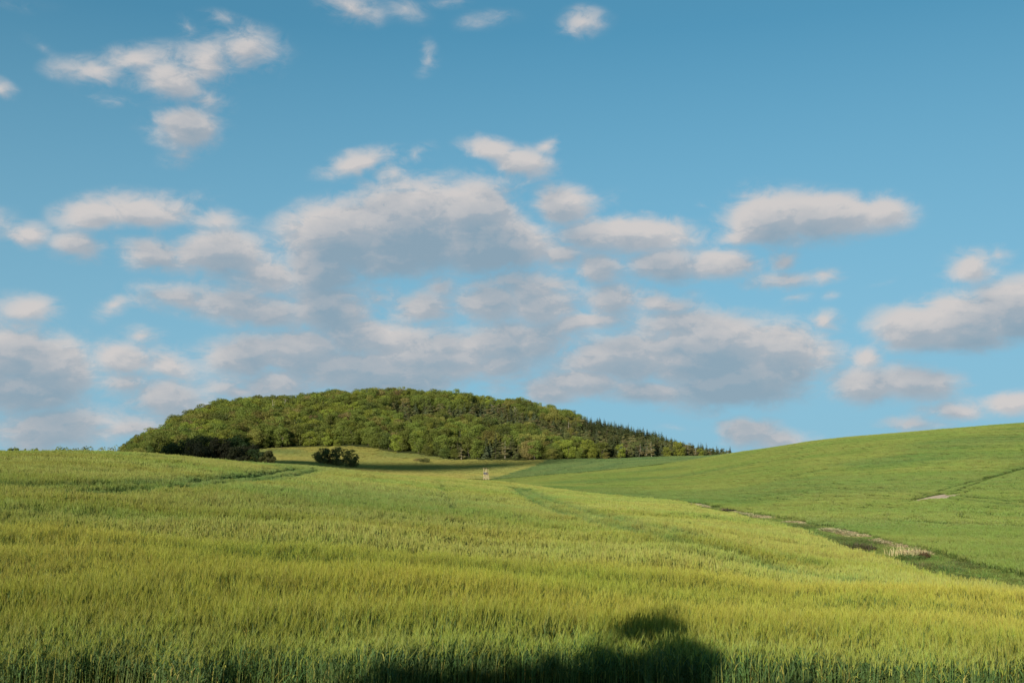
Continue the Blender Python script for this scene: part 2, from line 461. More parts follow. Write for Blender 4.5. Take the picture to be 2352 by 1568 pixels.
CROP_H = np.array([0.0, 0.90, 0.62, 0.5, 0.5, 0.3, 0.4, 0.0])
COLS = {   # column: (depth, pixel row) or (depth, height when |value| < 100) of the crop tops
    -500: [(13, -3.1), (25, -3.1), (45, -2.2), (70, -.7), (100, .8), (130, 1.4), (180, 0), (290, -2.5), (450, -2), (700, 0), (1200, -10), (4000, -25)],
    0: [(13, -3.05), (18, -3.0), (25, -2.95), (40, -2.5), (60, -1.75), (90, 1055), (130, 1034.5), (165, -.6), (220, -2.4), (290, -3.6), (450, -4), (700, -3), (1200, -12), (4000, -25)],
    200: [(130, 1034.5), (90, 1059), (165, -.7), (290, -3.5), (500, -4), (800, -4)],
    400: [(13, -3.05), (18, -3.0), (25, -3.05), (40, -2.85), (60, -2.38), (90, 1074), (140, 1043.5), (175, -1.1), (230, -2.8), (290, -3.4), (480, -2.5)],
    700: [(13, -3.05), (18, -3.05), (25, -3.2), (40, -3.2), (60, -3.0), (100, 1102), (130, 1082), (170, 1066.5), (210, -3.4), (260, -5.4), (330, -6.0), (450, -3.6), (500, 1057), (560, -.5), (598, 1028)],
    1000: [(13, -3.05), (25, -3.4), (40, -3.6), (60, -3.75), (100, -3.9), (150, 1106), (210, 1093.5), (250, -6.6), (300, -9), (360, -10.2), (430, 1090), (500, 1070), (560, 1058)],
    1130: [(60, -4.0), (100, -4.4), (150, 1120), (230, 1103.5), (270, -8.4), (330, -10.3), (406, 1102), (450, 1090), (500, 1074), (560, 1059)],
    1300: [(13, -3.05), (25, -3.55), (40, -4.0), (60, -4.5), (100, 1157), (150, 1137), (200, 1127.5), (260, 1110), (330, 1095), (370, 1087), (450, 1070), (562, 1055.5)],
    1560: [(13, -3.1), (25, -3.6), (40, -4.15), (60, 1219), (100, 1176), (150, 1157), (200, 1127), (260, 1099), (320, 1080), (395, 1059), (450, 1054), (600, 1047)],
    1700: [(60, -5.4), (110, 1195), (150, 1156), (200, 1116), (260, 1077), (320, 1053), (392, 1036), (480, .2), (620, -.5)],
    1850: [(13, -3.15), (30, -4.2), (50, -5.7), (85, 1235), (120, 1175), (170, 1112), (230, 1067), (290, 1035), (350, 1013), (450, 3), (620, 1)],
    1950: [(30, 1349), (50, 1300), (72, 1264), (85, 1235), (110, 1185), (150, 1130), (200, 1085), (260, 1041), (330, 1002.5), (400, 5.6), (500, 4.5)],
    2150: [(13, -3.2), (20, -3.45), (35, 1350), (55, 1324), (70, 1277), (95, 1208), (130, 1140), (180, 1080), (250, 1018), (312, 985.5), (400, 7.8), (500, 6)],
    2352: [(13, -3.2), (20, -3.5), (33, 1372), (48, 1352), (60, 1305), (85, 1228), (120, 1152), (180, 1070), (250, 1003), (302, 970), (400, 10.5), (500, 9)],
    2900: [(13, -3.3), (20, -3.6), (35, -5.2), (48, -6.0), (85, -6.0), (120, -4.2), (180, 0), (250, 6), (300, 12), (400, 16), (700, 14), (1200, 0), (4000, -25)],
    # wooded hill
    290: [(500, -1.6), (600, -1.5), (800, -2), (1000, -6)],
    400.5: [(600, 6.0), (800, 14), (900, 9)],
    500: [(560, 1), (700, 19), (820, 31), (950, 22)],
    620: [(590, 2.6), (700, 21), (820, 34), (950, 26)],
    760: [(600, 3.4), (700, 22), (830, 40), (950, 31), (1300, 5)],
    900: [(590, .5), (700, 21), (830, 43), (950, 33), (1300, 5)],
    1050: [(572, -4.2), (700, 19), (830, 40), (950, 30)],
    1200: [(562, -4.2), (700, 15), (830, 33), (950, 24)],
    1300.5: [(700, 10), (820, 24), (950, 16)],
    1400: [(580, -3.4), (700, 6), (820, 15), (950, 10)],
    1500: [(600, -2.4), (700, 2), (800, 7), (950, 2), (1300, -10)],
    1600: [(612, -1.6), (700, -2.5), (800, -5), (1000, -8)],
    1760: [(640, -2), (800, -9), (1000, -12), (4000, -25)],
}
cp = []
for c, lst in COLS.items():
    for (Y, v) in lst:
        x = (c - 1176) / (F * 0.9938) * Y
        z = at(c, v, Y)[2] if abs(v) >= 100 else v
        z -= CROP_H[int(region(np.array([x]), np.array([float(Y)]))[0])]
        cp.append((math.atan2(x, Y), math.log(math.hypot(x, Y)), z))
cp = np.array(cp)
US = 3.2


def _phi(d):
    return d * d * np.log(d + 1e-9) * 0.5 - d


def _feat(az, lr):
    return np.stack([az * US, lr], -1)


X0 = _feat(cp[:, 0], cp[:, 1])
D = np.linalg.norm(X0[:, None] - X0[None], axis=-1)
n_ = len(X0)
A = np.zeros((n_ + 3, n_ + 3))
A[:n_, :n_] = _phi(D) + np.eye(n_) * 0.004
A[:n_, n_] = 1
A[:n_, n_ + 1:] = X0
A[n_, :n_] = 1
A[n_ + 1:, :n_] = X0.T
cf = np.linalg.solve(A, np.r_[cp[:, 2], 0, 0, 0])


def rbf(az, lr):
    q = _feat(az, lr)
    out = np.zeros(q.shape[:-1])
    for i in range(n_):
        out += cf[i] * _phi(np.linalg.norm(q - X0[i], axis=-1))
    return out + cf[n_] + q @ cf[n_ + 1:]


AZ = np.concatenate([np.linspace(-180, -44, 35)[:-1], np.linspace(-44, 44, 353), np.linspace(44, 180, 35)[1:]]) * math.pi / 180
LR = np.concatenate([np.linspace(math.log(1.0), math.log(12), 18)[:-1], np.linspace(math.log(12), math.log(1100), 330), np.linspace(math.log(1100), math.log(9000), 22)[1:]])
ga, gl = np.meshgrid(AZ, LR, indexing='ij')
azc = np.clip(ga, -R(40), R(40))
ZG = rbf(azc, np.clip(gl, math.log(12), math.log(4000)))
rr = np.exp(gl)
back = np.clip((np.abs(ga) - R(42)) / R(60), 0, 1)
back = back * back * (3 - 2 * back)
ZG = ZG * (1 - back) + (-1.8 + 0.6 * (vnoise(rr * np.sin(ga), rr * np.cos(ga), 60, 3) - .5)) * back
nr_ = np.clip((rr - 3.5) / (12.5 - 3.5), 0, 1)
nr_ = nr_ * nr_ * (3 - 2 * nr_)
ZG = ZG * nr_ + (-1.65) * (1 - nr_)
ZG = ZG + 0.05 * (vnoise(rr * np.sin(ga), rr * np.cos(ga), 5, 4) - .5)


def zg(x, y):
    x, y = np.asarray(x, float), np.asarray(y, float)
    az = np.arctan2(x, y)
    lr = np.log(np.maximum(np.hypot(x, y), 1.0))
    fi = np.interp(az, AZ, np.arange(len(AZ)))
    fj = np.interp(lr, LR, np.arange(len(LR)))
    i = np.minimum(fi.astype(int), len(AZ) - 2)
    j = np.minimum(fj.astype(int), len(LR) - 2)
    a, c = fi - i, fj - j
    return (ZG[i, j] * (1 - a) + ZG[i + 1, j] * a) * (1 - c) + (ZG[i, j + 1] * (1 - a) + ZG[i + 1, j + 1] * a) * c


def hit(px, py, y0=14.0, y1=900.0, over=None):
    """where the sight line through a frame point meets the crop tops"""
    d = px_dir(px, py)
    Y = np.exp(np.linspace(math.log(y0), math.log(y1), 3000))
    x, z = d[0] / d[1] * Y, d[2] / d[1] * Y
    h = CROP_H[region(x, Y)] if over is None else over
    s_ = zg(x, Y) + h
    k = np.argmax(s_ > z)
    if not (s_ > z).any(): k = np.argmin(z - s_)
    return np.array([x[k], Y[k]])


verts = np.stack([rr * np.sin(ga), rr * np.cos(ga), ZG], -1)
na, nl = ZG.shape
vid = np.arange(na * nl).reshape(na, nl)
vid[-1] = vid[0]                                     # close the ring behind the camera
f_ = np.stack([vid[:-1, :-1], vid[:-1, 1:], vid[1:, 1:], vid[1:, :-1]], -1).reshape(-1, 4)
vv = verts.reshape(-1, 3)
cen = len(vv)
vv = np.vstack([vv, [[0, 0, -1.65]]])
gme = bpy.data.meshes.new('ground')
gme.from_pydata(vv.tolist(), [], f_.tolist() + [(int(cen), int(vid[i, 0]), int(vid[i + 1, 0])) for i in range(na - 1)])
regs = np.r_[region(vv[:, 0], vv[:, 1])]
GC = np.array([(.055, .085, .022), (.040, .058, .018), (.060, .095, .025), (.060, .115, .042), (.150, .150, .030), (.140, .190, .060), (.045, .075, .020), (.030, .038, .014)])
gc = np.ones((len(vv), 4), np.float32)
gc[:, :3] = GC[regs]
ca = gme.color_attributes.new('tint', 'FLOAT_COLOR', 'POINT')
ca.data.foreach_set('color', gc.ravel())
gme.polygons.foreach_set('use_smooth', [True] * len(gme.polygons))
M_ground = plant_mat('ground_soil', patch=(1.25, 1.1, 1.0), patch_scale=0.03, vary=0.3, trans=0.0, gloss=0.0, rnd=0.0, hue=0.0)
gme.materials.append(M_ground)
tag(link('ground', gme), 'rolling farmland ground under the crops and the wood', kind='structure')


# ------------------------------------------------------------------ instancing of countless plants (crops, weeds, the deep wood)
def scatter(name, protos, P_, rot, scl, idx, label, cat=None, lush=None, olive=None):
    me = bpy.data.meshes.new(name + '_points')
    me.from_pydata(np.asarray(P_, float).tolist(), [], [])
    n = len(P_)
    a = me.attributes.new('turn', 'FLOAT_VECTOR', 'POINT'); a.data.foreach_set('vector', np.asarray(rot, np.float32).ravel())
    a = me.attributes.new('size', 'FLOAT_VECTOR', 'POINT'); a.data.foreach_set('vector', np.asarray(scl, np.float32).ravel())
    a = me.attributes.new('pick', 'INT', 'POINT'); a.data.foreach_set('value', np.asarray(idx, np.int32))
    a = me.attributes.new('lush', 'FLOAT', 'POINT'); a.data.foreach_set('value', np.asarray(lush if lush is not None else np.zeros(n), np.float32))
    a = me.attributes.new('olive', 'FLOAT', 'POINT'); a.data.foreach_set('value', np.asarray(olive if olive is not None else np.zeros(n), np.float32))
    c = bpy.data.collections.new(name + '_kinds')
    for k, pm in enumerate(protos):
        c.objects.link(bpy.data.objects.new('%s_kind_%02d' % (name, k), pm))
    o = link(name, me)
    gt = bpy.data.node_groups.new(name + '_scatter', 'GeometryNodeTree')
    gt.interface.new_socket('Geometry', in_out='INPUT', socket_type='NodeSocketGeometry')
    gt.interface.new_socket('Geometry', in_out='OUTPUT', socket_type='NodeSocketGeometry')
    q = NB(gt)
    i_, o_ = q.n('NodeGroupInput'), q.n('NodeGroupOutput')
    ci = q.n('GeometryNodeCollectionInfo')
    ci.inputs['Collection'].default_value = c
    ci.inputs['Separate Children'].default_value = True
    ci.inputs['Reset Children'].default_value = True

    def attr(nm, ty):
        nd = q.n('GeometryNodeInputNamedAttribute', {'Name': nm}, data_type=ty)
        return nd.outputs[0]
    er = q.n('FunctionNodeEulerToRotation', {0: attr('turn', 'FLOAT_VECTOR')})
    ip = q.n('GeometryNodeInstanceOnPoints')
    ip.inputs['Pick Instance'].default_value = True
    gt.links.new(i_.outputs[0], ip.inputs['Points'])
    gt.links.new(ci.outputs[0], ip.inputs['Instance'])
    gt.links.new(attr('pick', 'INT'), ip.inputs['Instance Index'])
    gt.links.new(er.outputs[0], ip.inputs['Rotation'])
    gt.links.new(attr('size', 'FLOAT_VECTOR'), ip.inputs['Scale'])
    gt.links.new(ip.outputs[0], o_.inputs[0])
    md = o.modifiers.new('scatter', 'NODES')
    md.node_group = gt
    tag(o, label, cat, kind='stuff')
    return o


def jit(c, r, k=0.15):
    return tuple(np.clip(np.array(c) * (1 + r.uniform(-k, k)) * (1 + r.uniform(-k * .4, k * .4, 3)), 0, 1))


PAL_A = dict(stem=(.165, .215, .048), leafc=(.115, .172, .052), ear=(.300, .302, .044), awn=(.430, .412, .085), dry=(.50, .40, .09))
PAL_A2 = dict(PAL_A, ear=(.328, .342, .082), stem=(.15, .195, .05))
PAL_B = dict(stem=(.125, .165, .035), leafc=(.120, .165, .038), ear=(.212, .258, .056), awn=(.28, .32, .09), dry=(.32, .32, .09))


def tuft(seed, n, rad, h, pal, lod, wide=1.0, hvar=0.10):
    """a small stand of cereal: stems, leaves, ears and awns"""
    r = np.random.default_rng(seed)
    mb = MB()
    for _ in range(n):
        a, d = r.uniform(0, 2 * math.pi), rad * math.sqrt(r.random())
        x, y = d * math.cos(a), d * math.sin(a)
        H = h * (1 + r.normal(0, hvar))
        la, lm = r.uniform(0, 2 * math.pi), abs(r.normal(0, .045)) * H
        lx, ly = lm * math.cos(la) + .02 * H, lm * math.sin(la)
        fa = r.uniform(0, math.pi)
        side = np.array([math.cos(fa), math.sin(fa), 0])
        eh = (.10 if lod == 0 else .13) * h / .8
        sw = (.0075 if lod == 0 else .010 if lod == 1 else .03) * wide
        top = np.array([x + lx * .7, y + ly * .7, H - eh * 1.6])
        yel = r.random() < .08
        mid = np.array([x + lx * .2, y + ly * .2, H * .45])
        if lod < 2:
            mb.ribbon([(x, y, 0), mid, top], [sw, sw, sw * .7], side, jit(pal['dry'] if yel else pal['stem'], r))
        # leaves
        for q in range(3 if lod == 0 else 2 if lod == 1 else 1):
            z0 = H * r.uniform(.18, .72)
            a2 = r.uniform(0, 2 * math.pi)
            L = r.uniform(.14, .26) * h / .8
            o = np.array([math.cos(a2), math.sin(a2), 0])
            base = np.array([x, y, z0]) + (top - np.array([x, y, 0])) * 0
            up = r.uniform(.45, 1.0)
            p1 = base + o * L * .35 + np.array([0, 0, L * up * .8])
            p2 = p1 + o * L * .45 + np.array([0, 0, L * r.uniform(-.35, .35)])
            sd_ = np.array([-o[1], o[0], .3 * r.uniform(-1, 1)])
            lw = (.014 if lod == 0 else .018 if lod == 1 else .05) * wide
            mb.ribbon([base, p1, p2], [lw * .7, lw, 0], sd_, jit(pal['dry'] if r.random() < .05 else pal['leafc'], r, .2))
        # ear
        ax = np.array([lx * .9, ly * .9, eh * 1.2]) + r.normal(0, .018, 3)
        ax = ax / np.linalg.norm(ax)
        et = top + ax * eh
        ew = (.013 if lod == 0 else .020 if lod == 1 else .05) * wide
        ec = jit(pal['ear'], r, .14)
        if lod == 0:
            for s2 in (side, np.cross(ax, side)):
                mb.ribbon([top, top + ax * eh * .3, et - ax * eh * .2, et], [ew * .6, ew, ew * .8, ew * .3], s2, ec)
            for _k in range(7):
                dv = ax * r.uniform(.8, 1.2) + r.normal(0, .14, 3) + np.array([.06, 0, 0])
                b0 = top + ax * eh * r.uniform(.2, 1)
                mb.ribbon([b0, b0 + dv * .14], [.0036, 0], (math.cos(fa + _k), math.sin(fa + _k), 0), jit(pal['awn'], r))
        else:
            L2 = .09 * h / .8
            for s2 in ((side,) if lod == 2 else (side, np.cross(ax, side))):
                mb.ribbon([top, top + ax * eh * .5, et + ax * L2 * .5, et + ax * L2], [ew * .5, ew, ew * .75, 0], s2, ec)
    return mb


def crop_tiles(reg, y0, y1, half, spacing, seed, keep=None):
    """jittered grid of tuft positions in one field between two depths"""
    r = np.random.default_rng(seed)
    xs = np.arange(-half, half, spacing)
    ys = np.arange(y0, y1, spacing)
    X, Y = np.meshgrid(xs, ys)
    X = X.ravel() + r.uniform(-.5, .5, X.size) * spacing
    Y = Y.ravel() + r.uniform(-.5, .5, Y.size) * spacing
    k = (np.abs(np.arctan2(X, Y)) < R(31.5)) & (Y > 14.6)
    X, Y = X[k], Y[k]
    k = (region(X, Y) == reg) & (Y > 14.6 + 1.3 * vnoise(X, Y * 0, 1.1, 62))
    return X[k], Y[k]


def polydist(X, Y, lines):
    d = np.full(X.shape, 1e9)
    for L in lines:
        for (a, b_) in zip(L[:-1], L[1:]):
            ab = b_ - a
            t = np.clip(((X - a[0]) * ab[0] + (Y - a[1]) * ab[1]) / (ab @ ab + 1e-9), 0, 1)
            d = np.minimum(d, np.hypot(X - a[0] - t * ab[0], Y - a[1] - t * ab[1]))
    return d


def trail(pts, **k):
    return [hit(px, py, **k) for px, py in pts]


RUTS_A = [trail(p) for p in (
    [(-60, 1103.5), (0, 1105), (143, 1109), (240, 1106), (330, 1100), (444, 1097), (571, 1085.5), (682, 1071.5)],
    [(170, 1123), (203, 1121), (317, 1114.5), (419, 1108.5), (540, 1099.5), (666, 1085.5), (725, 1074)],
    [(1180, 1116), (1204, 1132), (1250, 1155), (1330, 1182), (1450, 1210), (1577, 1240), (1712, 1268), (1796, 1299), (1876, 1314), (2004, 1328)],
    [(1205, 1119), (1290, 1152), (1400, 1182), (1520, 1208), (1640, 1238), (1760, 1266), (1880, 1290)],
    [(1008, 1102), (1018, 1122), (1030, 1145), (1045, 1168)])]
RUTS_B = [trail(p) for p in (
    [(1727, 1115), (1876, 1116), (2004, 1123), (2113, 1129), (2150, 1137), (2223, 1146), (2352, 1162), (2420, 1168)],
    [(2187, 1134), (2278, 1142), (2352, 1151), (2420, 1158)],
    [(2143, 1126), (2200, 1110), (2260, 1095), (2352, 1070), (2420, 1055)],
    [(2187, 1124), (2240, 1106), (2290, 1090), (2370, 1068)],
    [(1756, 1111), (1822, 1091), (1900, 1076)], [(1500, 1104), (1620, 1090), (1760, 1070)])]
RUTS_C = [trail(p) for p in ([(1370, 1077), (1395, 1069), (1420, 1063)], [(1386, 1077), (1410, 1069), (1432, 1062)], [(1270, 1083), (1330, 1068), (1360, 1060)])]
SOIL = [hit(2128, 1137), hit(2188, 1130), hit(1168, 1107), hit(1365, 1109)]
SOIL_R = [(.95, 6.0), (.78, 5.2), (1.3, 5.0), (1.0, 4.0)]
SOIL_A = [-0.72, -0.75, -0.2, -0.3]


def in_soil(X, Y, grow=1.0):
    k = np.zeros(X.shape, bool)
    for (c, (rx, ry), an) in zip(SOIL, SOIL_R, SOIL_A):
        dx, dy = X - c[0], Y - c[1]
        u = dx * math.cos(an) + dy * math.sin(an)
        v = -dx * math.sin(an) + dy * math.cos(an)
        k |= (u / (rx * grow)) ** 2 + (v / (ry * grow)) ** 2 < 1
    return k


def lay(name, protos_by_band, reg, bands, ruts, rutw, label, cat, seed, hscale=1.0, band_fac=1.6):
    PX, PY, PI_, SC = [], [], [], []
    base = 0
    for bi, (y0, y1, half, spacing, nk) in enumerate(bands):
        X, Y = crop_tiles(reg, y0, y1, half, spacing, seed + bi)
        pr = spacing * 0.62
        if ruts:
            gap = ruts[:4] if reg == 1 else ruts
            d = polydist(X, Y, gap)
            keep = d > rutw + pr + 0.15
            X, Y = X[keep], Y[keep]
        X, Y = X[~in_soil(X, Y, 1.25)], Y[~in_soil(X, Y, 1.25)]
        s = np.ones(X.shape)
        if ruts and spacing > 0.35:                      # finer tufts fill the sides of the wheel ruts
            fs = max(0.3, spacing * 0.45)
            X2, Y2 = [], []
            x_, y_ = crop_tiles(reg, y0, y1, half, fs, seed + 50 + bi) if (y1 - y0) * half / fs / fs < 2.2e6 else (np.zeros(0), np.zeros(0))
            d = polydist(x_, y_, gap)
            k = (d <= rutw + pr + 0.15 + fs * .3) & (d > rutw + fs * .35) & ~in_soil(x_, y_, 1.1)
            X, Y, s = np.r_[X, x_[k]], np.r_[Y, y_[k]], np.r_[s, np.full(k.sum(), fs / spacing)]
        PX.append(X); PY.append(Y); SC.append(s)
        r = np.random.default_rng(seed + 90 + bi)
        PI_.append(base + r.integers(0, nk, len(X)))
        base += nk
    X, Y, idx, s = map(np.concatenate, (PX, PY, PI_, SC))
    r = np.random.default_rng(seed + 5)
    n = len(X)
    na_ = 1.0 if reg == 1 else .55
    hz = 1 + 0.26 * na_ * (vnoise(X, Y, 7, seed) - .5) + 0.20 * na_ * (vnoise(X * .6, Y, 1.9, seed + 1) - .5) + .10 * (vnoise(X, Y * 1.3, 22, seed + 2) - .5)
    if reg == 1:                                         # lodging waves, strongest near the viewer
        hz += np.interp(Y, [15, 40, 90, 140], [.50, .42, .22, .10]) * (vnoise(X * .42, Y, 2.3, seed + 11) - .5)
        hz += .16 * (vnoise(X, Y, .8, seed + 12) - .5)
    row = np.zeros(n)
    if reg == 2:                                         # drill rows that run up the slope
        ca_, sa_ = math.cos(R(-46)), math.sin(R(-46))
        row = vnoise((X * ca_ + Y * sa_) / 26, (-X * sa_ + Y * ca_), 2.6, seed + 13) - .5
        hz += .30 * row
    hz *= hscale * (1 + r.uniform(-.05, .05, n))
    lush_ = np.clip((vnoise(X, Y, 30, seed + 7) - .62) * 2.0, 0, .5)
    lush_ = np.clip(lush_ - row * .32, 0, 1)
    if ruts:
        if reg == 1:
            dm = polydist(X, Y, ruts[4:])
            hz *= 1 - .6 * np.exp(-(dm / .45) ** 2)
            lush_ = np.maximum(lush_, .9 * np.exp(-(dm / .55) ** 2))
        d = polydist(X, Y, ruts[:4] if reg == 1 else ruts) / (1 + Y / 260)
        if reg == 1:
            d = np.minimum(d, polydist(X, Y, ruts[2:4]) / 1.2)
        hz *= 1 - (.66 if reg == 1 else .45) * np.exp(-(d / .65) ** 2)
        lush_ = np.maximum(lush_, (.98 if reg == 1 else .45) * np.exp(-(d / .95) ** 2))
    olive_ = np.zeros(n)
    if reg == 1:
        olive_ = np.clip(np.interp(Y, [15, 30, 75, 110], [.85, .80, .20, .05]) + 1.1 * (vnoise(X * .35, Y, 6, seed + 15) - .5), 0, 1)
    gsoil = np.where(in_soil(X, Y, 2.0), .75, 1.0) * np.where(in_soil(X, Y, 1.5), .6, 1.0)
    hz *= gsoil
    if reg == 1:                                         # the near edge of the field is lower and greener
        e = np.clip((Y - 15.0 - 1.2 * vnoise(X, Y * 0, 1.3, 61)) / 3.0, 0, 1)
        hz *= .72 + .28 * e
        lush_ = np.maximum(lush_, .12 * (1 - e))
        olive_ = olive_ * (.2 + .8 * e)
    lean = 0.16 * (vnoise(X, Y, 9, seed + 3) - .5)
    # the prototypes lean to their local +x, so they are turned only a little; a mirrored copy adds variety
    rz = r.uniform(-0.9, 0.9, n)
    rot = np.stack([r.normal(0, .04, n), lean + r.normal(0, .04, n), rz], -1)
    scl = np.stack([s * r.uniform(.9, 1.15, n), s * r.uniform(.9, 1.15, n) * np.where(r.random(n) < .5, 1, -1), hz], -1)
    Pz = zg(X, Y) - 0.02
    print(name, n)
    return scatter(name, protos_by_band, np.stack([X, Y, Pz], -1), rot, scl, idx, label, cat, lush_, olive_)


def protos(nm, k, seed, mat, **kw):
    return [tuft(seed + i, pal=kw['pal'], n=kw['n'], rad=kw['rad'], h=kw['h'], lod=kw['lod'], wide=kw.get('wide', 1.0), hvar=kw.get('hvar', .12)).mesh('%s_tuft' % nm, mat) for i in range(k)]


pA = protos('barley', 6, 100, M_barley, pal=PAL_A, n=36, rad=.29, h=.82, lod=0, hvar=.14) \
    + protos('barley', 6, 120, M_barley, pal=PAL_A2, n=64, rad=.40, h=.82, lod=1) \
    + protos('barley', 5, 140, M_barley, pal=PAL_A2, n=110, rad=.78, h=.80, lod=1, wide=1.9)
lay('barley_crop', pA, 1, [(14.6, 38, 24, .42, 6), (38, 90, 56, .62, 6), (90, 290, 165, 1.15, 5)], RUTS_A, .20,
    'tall yellow-green barley filling the foreground up to the left crest', 'barley crop', 11)
pB = protos('wheat', 5, 200, M_wheat, pal=PAL_B, n=70, rad=.40, h=.62, lod=1) \
    + protos('wheat', 5, 220, M_wheat, pal=PAL_B, n=100, rad=.85, h=.62, lod=1, wide=2.2)
lay('wheat_crop', pB, 2, [(30, 95, 60, .62, 5), (95, 420, 215, 1.3, 5)], RUTS_B, .26,
    'green wheat covering the long slope on the right', 'wheat crop', 31)
PAL_C = dict(stem=(.105, .155, .045), leafc=(.110, .165, .048), ear=(.140, .195, .058), awn=(.1, .2, .08), dry=(.12, .18, .07))
PAL_D = dict(stem=(.28, .26, .065), leafc=(.25, .245, .058), ear=(.35, .32, .085), awn=(.3, .3, .1), dry=(.4, .35, .08))
pC = [tuft(300 + i, n=150, rad=2.0, h=.5, pal=PAL_C, lod=2, wide=2.4).mesh('young_crop_tuft', M_cropfar) for i in range(4)]
lay('young_crop', pC, 3, [(340, 650, 220, 2.6, 4)], RUTS_C, .5, 'bluish green young crop below the wood on the right', 'cereal crop', 51)
pD = [tuft(320 + i, n=150, rad=2.0, h=.5, pal=PAL_D, lod=2, wide=2.4).mesh('ripening_crop_tuft', M_cropfar) for i in range(4)]
lay('ripening_crop', pD, 4, [(250, 650, 280, 2.6, 4)], None, 0, 'yellowish ripening crop in the hollow at the foot of the wood', 'cereal crop', 61)


# ------------------------------------------------------------------ rough strip, straw and bare soil
def drape(name, c, rx, ry, an, mat, seed, lift=0.03, n=28, rings=5, label=None, cat=None, kind='structure'):
    r = np.random.default_rng(seed)
    mb = MB()
    rad = 1 + .28 * (np.interp(np.arange(n), np.arange(0, n + 4, 4), np.r_[(q := r.uniform(-1, 1, n // 4)), q[0]]))
    pts = [(c[0], c[1])]
    for k in range(1, rings + 1):
        for i in range(n):
            t = 2 * math.pi * i / n
            u, v = rx * math.cos(t) * rad[i] * k / rings, ry * math.sin(t) * rad[i] * k / rings
            pts.append((c[0] + u * math.cos(an) - v * math.sin(an), c[1] + u * math.sin(an) + v * math.cos(an)))
    pts = np.array(pts)
    z = zg(pts[:, 0], pts[:, 1]) + lift + .02 * r.random(len(pts))
    fs = [(0, 1 + i, 1 + (i + 1) % n) for i in range(n)]
    for k in range(rings - 1):
        o = 1 + k * n
        fs += [(o + i, o + n + i, o + n + (i + 1) % n, o + (i + 1) % n) for i in range(n)]
    mb.add(np.c_[pts, z], fs, (1, 1, 1))
    o = link(name, mb.mesh(name, mat, True))
    return tag(o, label, cat, kind=kind)


soil_labels = ['bare pinkish soil patch where the wheel tracks cross, the left one', 'bare soil patch between wheel tracks, the right one', 'small pale soil spot beyond the barley right of the hunting stand', 'tiny pale soil spot in the lower middle of the wheat slope']
for i, c in enumerate(SOIL):
    drape('bare_soil', c, SOIL_R[i][0] * 1.1, SOIL_R[i][1] * 1.1, SOIL_A[i], M_soil, 400 + i, 0.10, label=soil_labels[i])


def grass_clump(seed, n, rad, h, cols, w=.03, fall=.5, lie=0.0):
    r = np.random.default_rng(seed)
    mb = MB()
    for _ in range(n):
        a, d = r.uniform(0, 2 * math.pi), rad * math.sqrt(r.random())
        b0 = np.array([d * math.cos(a), d * math.sin(a), 0])
        a2 = a + r.normal(0, .9)
        o = np.array([math.cos(a2), math.sin(a2), 0])
        L = h * r.uniform(.5, 1.15) * (1 - .4 * d / rad)
        lean = fall * r.uniform(.2, 1)
        up = max(.12, 1 - lie)
        p1 = b0 + o * L * lean * .4 + np.array([0, 0, L * .6 * up])
        p2 = p1 + o * L * lean * .9 + np.array([0, 0, L * (.45 - lean * .5) * up])
        c = cols[r.integers(len(cols))]
        mb.ribbon([b0, p1, p2], [w, w * .9, 0], (-o[1], o[0], .2), jit(c, r, .2))
    return mb


GR = [(.165, .230, .055), (.185, .245, .060), (.21, .23, .06)]
DK = [(.095, .145, .038), (.115, .155, .040), (.145, .15, .05)]
ST = [(.52, .40, .24), (.44, .34, .20), (.56, .46, .30), (.20, .20, .07)]
pG = [grass_clump(500 + i, 150, .5, .42, GR if i < 3 else DK, .03, .6).mesh('rough_grass_clump', M_weed) for i in range(5)]
r = np.random.default_rng(77)
yy_ = r.uniform(16, 200, 24000)
ww = np.interp(yy_, [0, 40, 60, 90, 150, 185, 200], [5, 5.2, 6.0, 6.2, 4.6, 2.0, 0.3])
tt = r.random(24000)
xx_ = np.interp(yy_, DITCH[:, 1], DITCH[:, 0]) - .3 + tt * (ww + .8)
STRAWC = [(hit(px, py, over=.15), rx, ry) for px, py, rx, ry in (
    (1600, 1160, .8, 7), (1695, 1177, .9, 9), (1745, 1187, .8, 5), (1832, 1203, .7, 3), (1925, 1220, .9, 3.6), (1962, 1229, .8, 2.2), (2036, 1247, 1.0, 2.6), (2078, 1259, .8, 2), (2100, 1270, .7, 1.4))]


def straw_f(x, y):
    f = np.zeros(np.shape(x))
    for c, rx, ry in STRAWC:
        f = np.maximum(f, 1 - np.hypot((x - c[0]) / rx, (y - c[1]) / ry))
    return f


k = (np.abs(np.arctan2(xx_, yy_)) < R(31)) & (straw_f(xx_, yy_) < .30)
xx_, yy_, tt = xx_[k], yy_[k], tt[k]
dk = (vnoise(xx_ * 1.5, yy_ * .6, 3.5, 9) > .62)
gi_ = np.where(dk, r.integers(3, 5, len(xx_)), r.integers(0, 3, len(xx_)))
sh = r.uniform(.5, 1.0, len(xx_)) * (.6 + .7 * vnoise(xx_, yy_, 4, 8))
scatter('rough_grass', pG, np.c_[xx_, yy_, zg(xx_, yy_)], np.c_[np.zeros((len(xx_), 2)), r.uniform(0, 6.28, len(xx_))], np.c_[sh * 1.2, sh * 1.2, sh], gi_,
        'rough green grass and weeds along the ditch between barley and wheat', 'rough grass')
pS = [grass_clump(520 + i, 130, .6, .60, ST, .045, .9, lie=.35).mesh('straw_clump', M_weed) for i in range(4)]
sp_ = []
for c, rx, ry in STRAWC:
    m_n = int(26 * rx * ry)
    a, d = r.uniform(0, 6.28, m_n), np.sqrt(r.random(m_n)) * 1.05
    sp_.append(np.c_[c[0] + rx * d * np.cos(a), c[1] + ry * d * np.sin(a)])
sp_ = np.vstack(sp_)
ss = r.uniform(.6, 1.1, len(sp_))
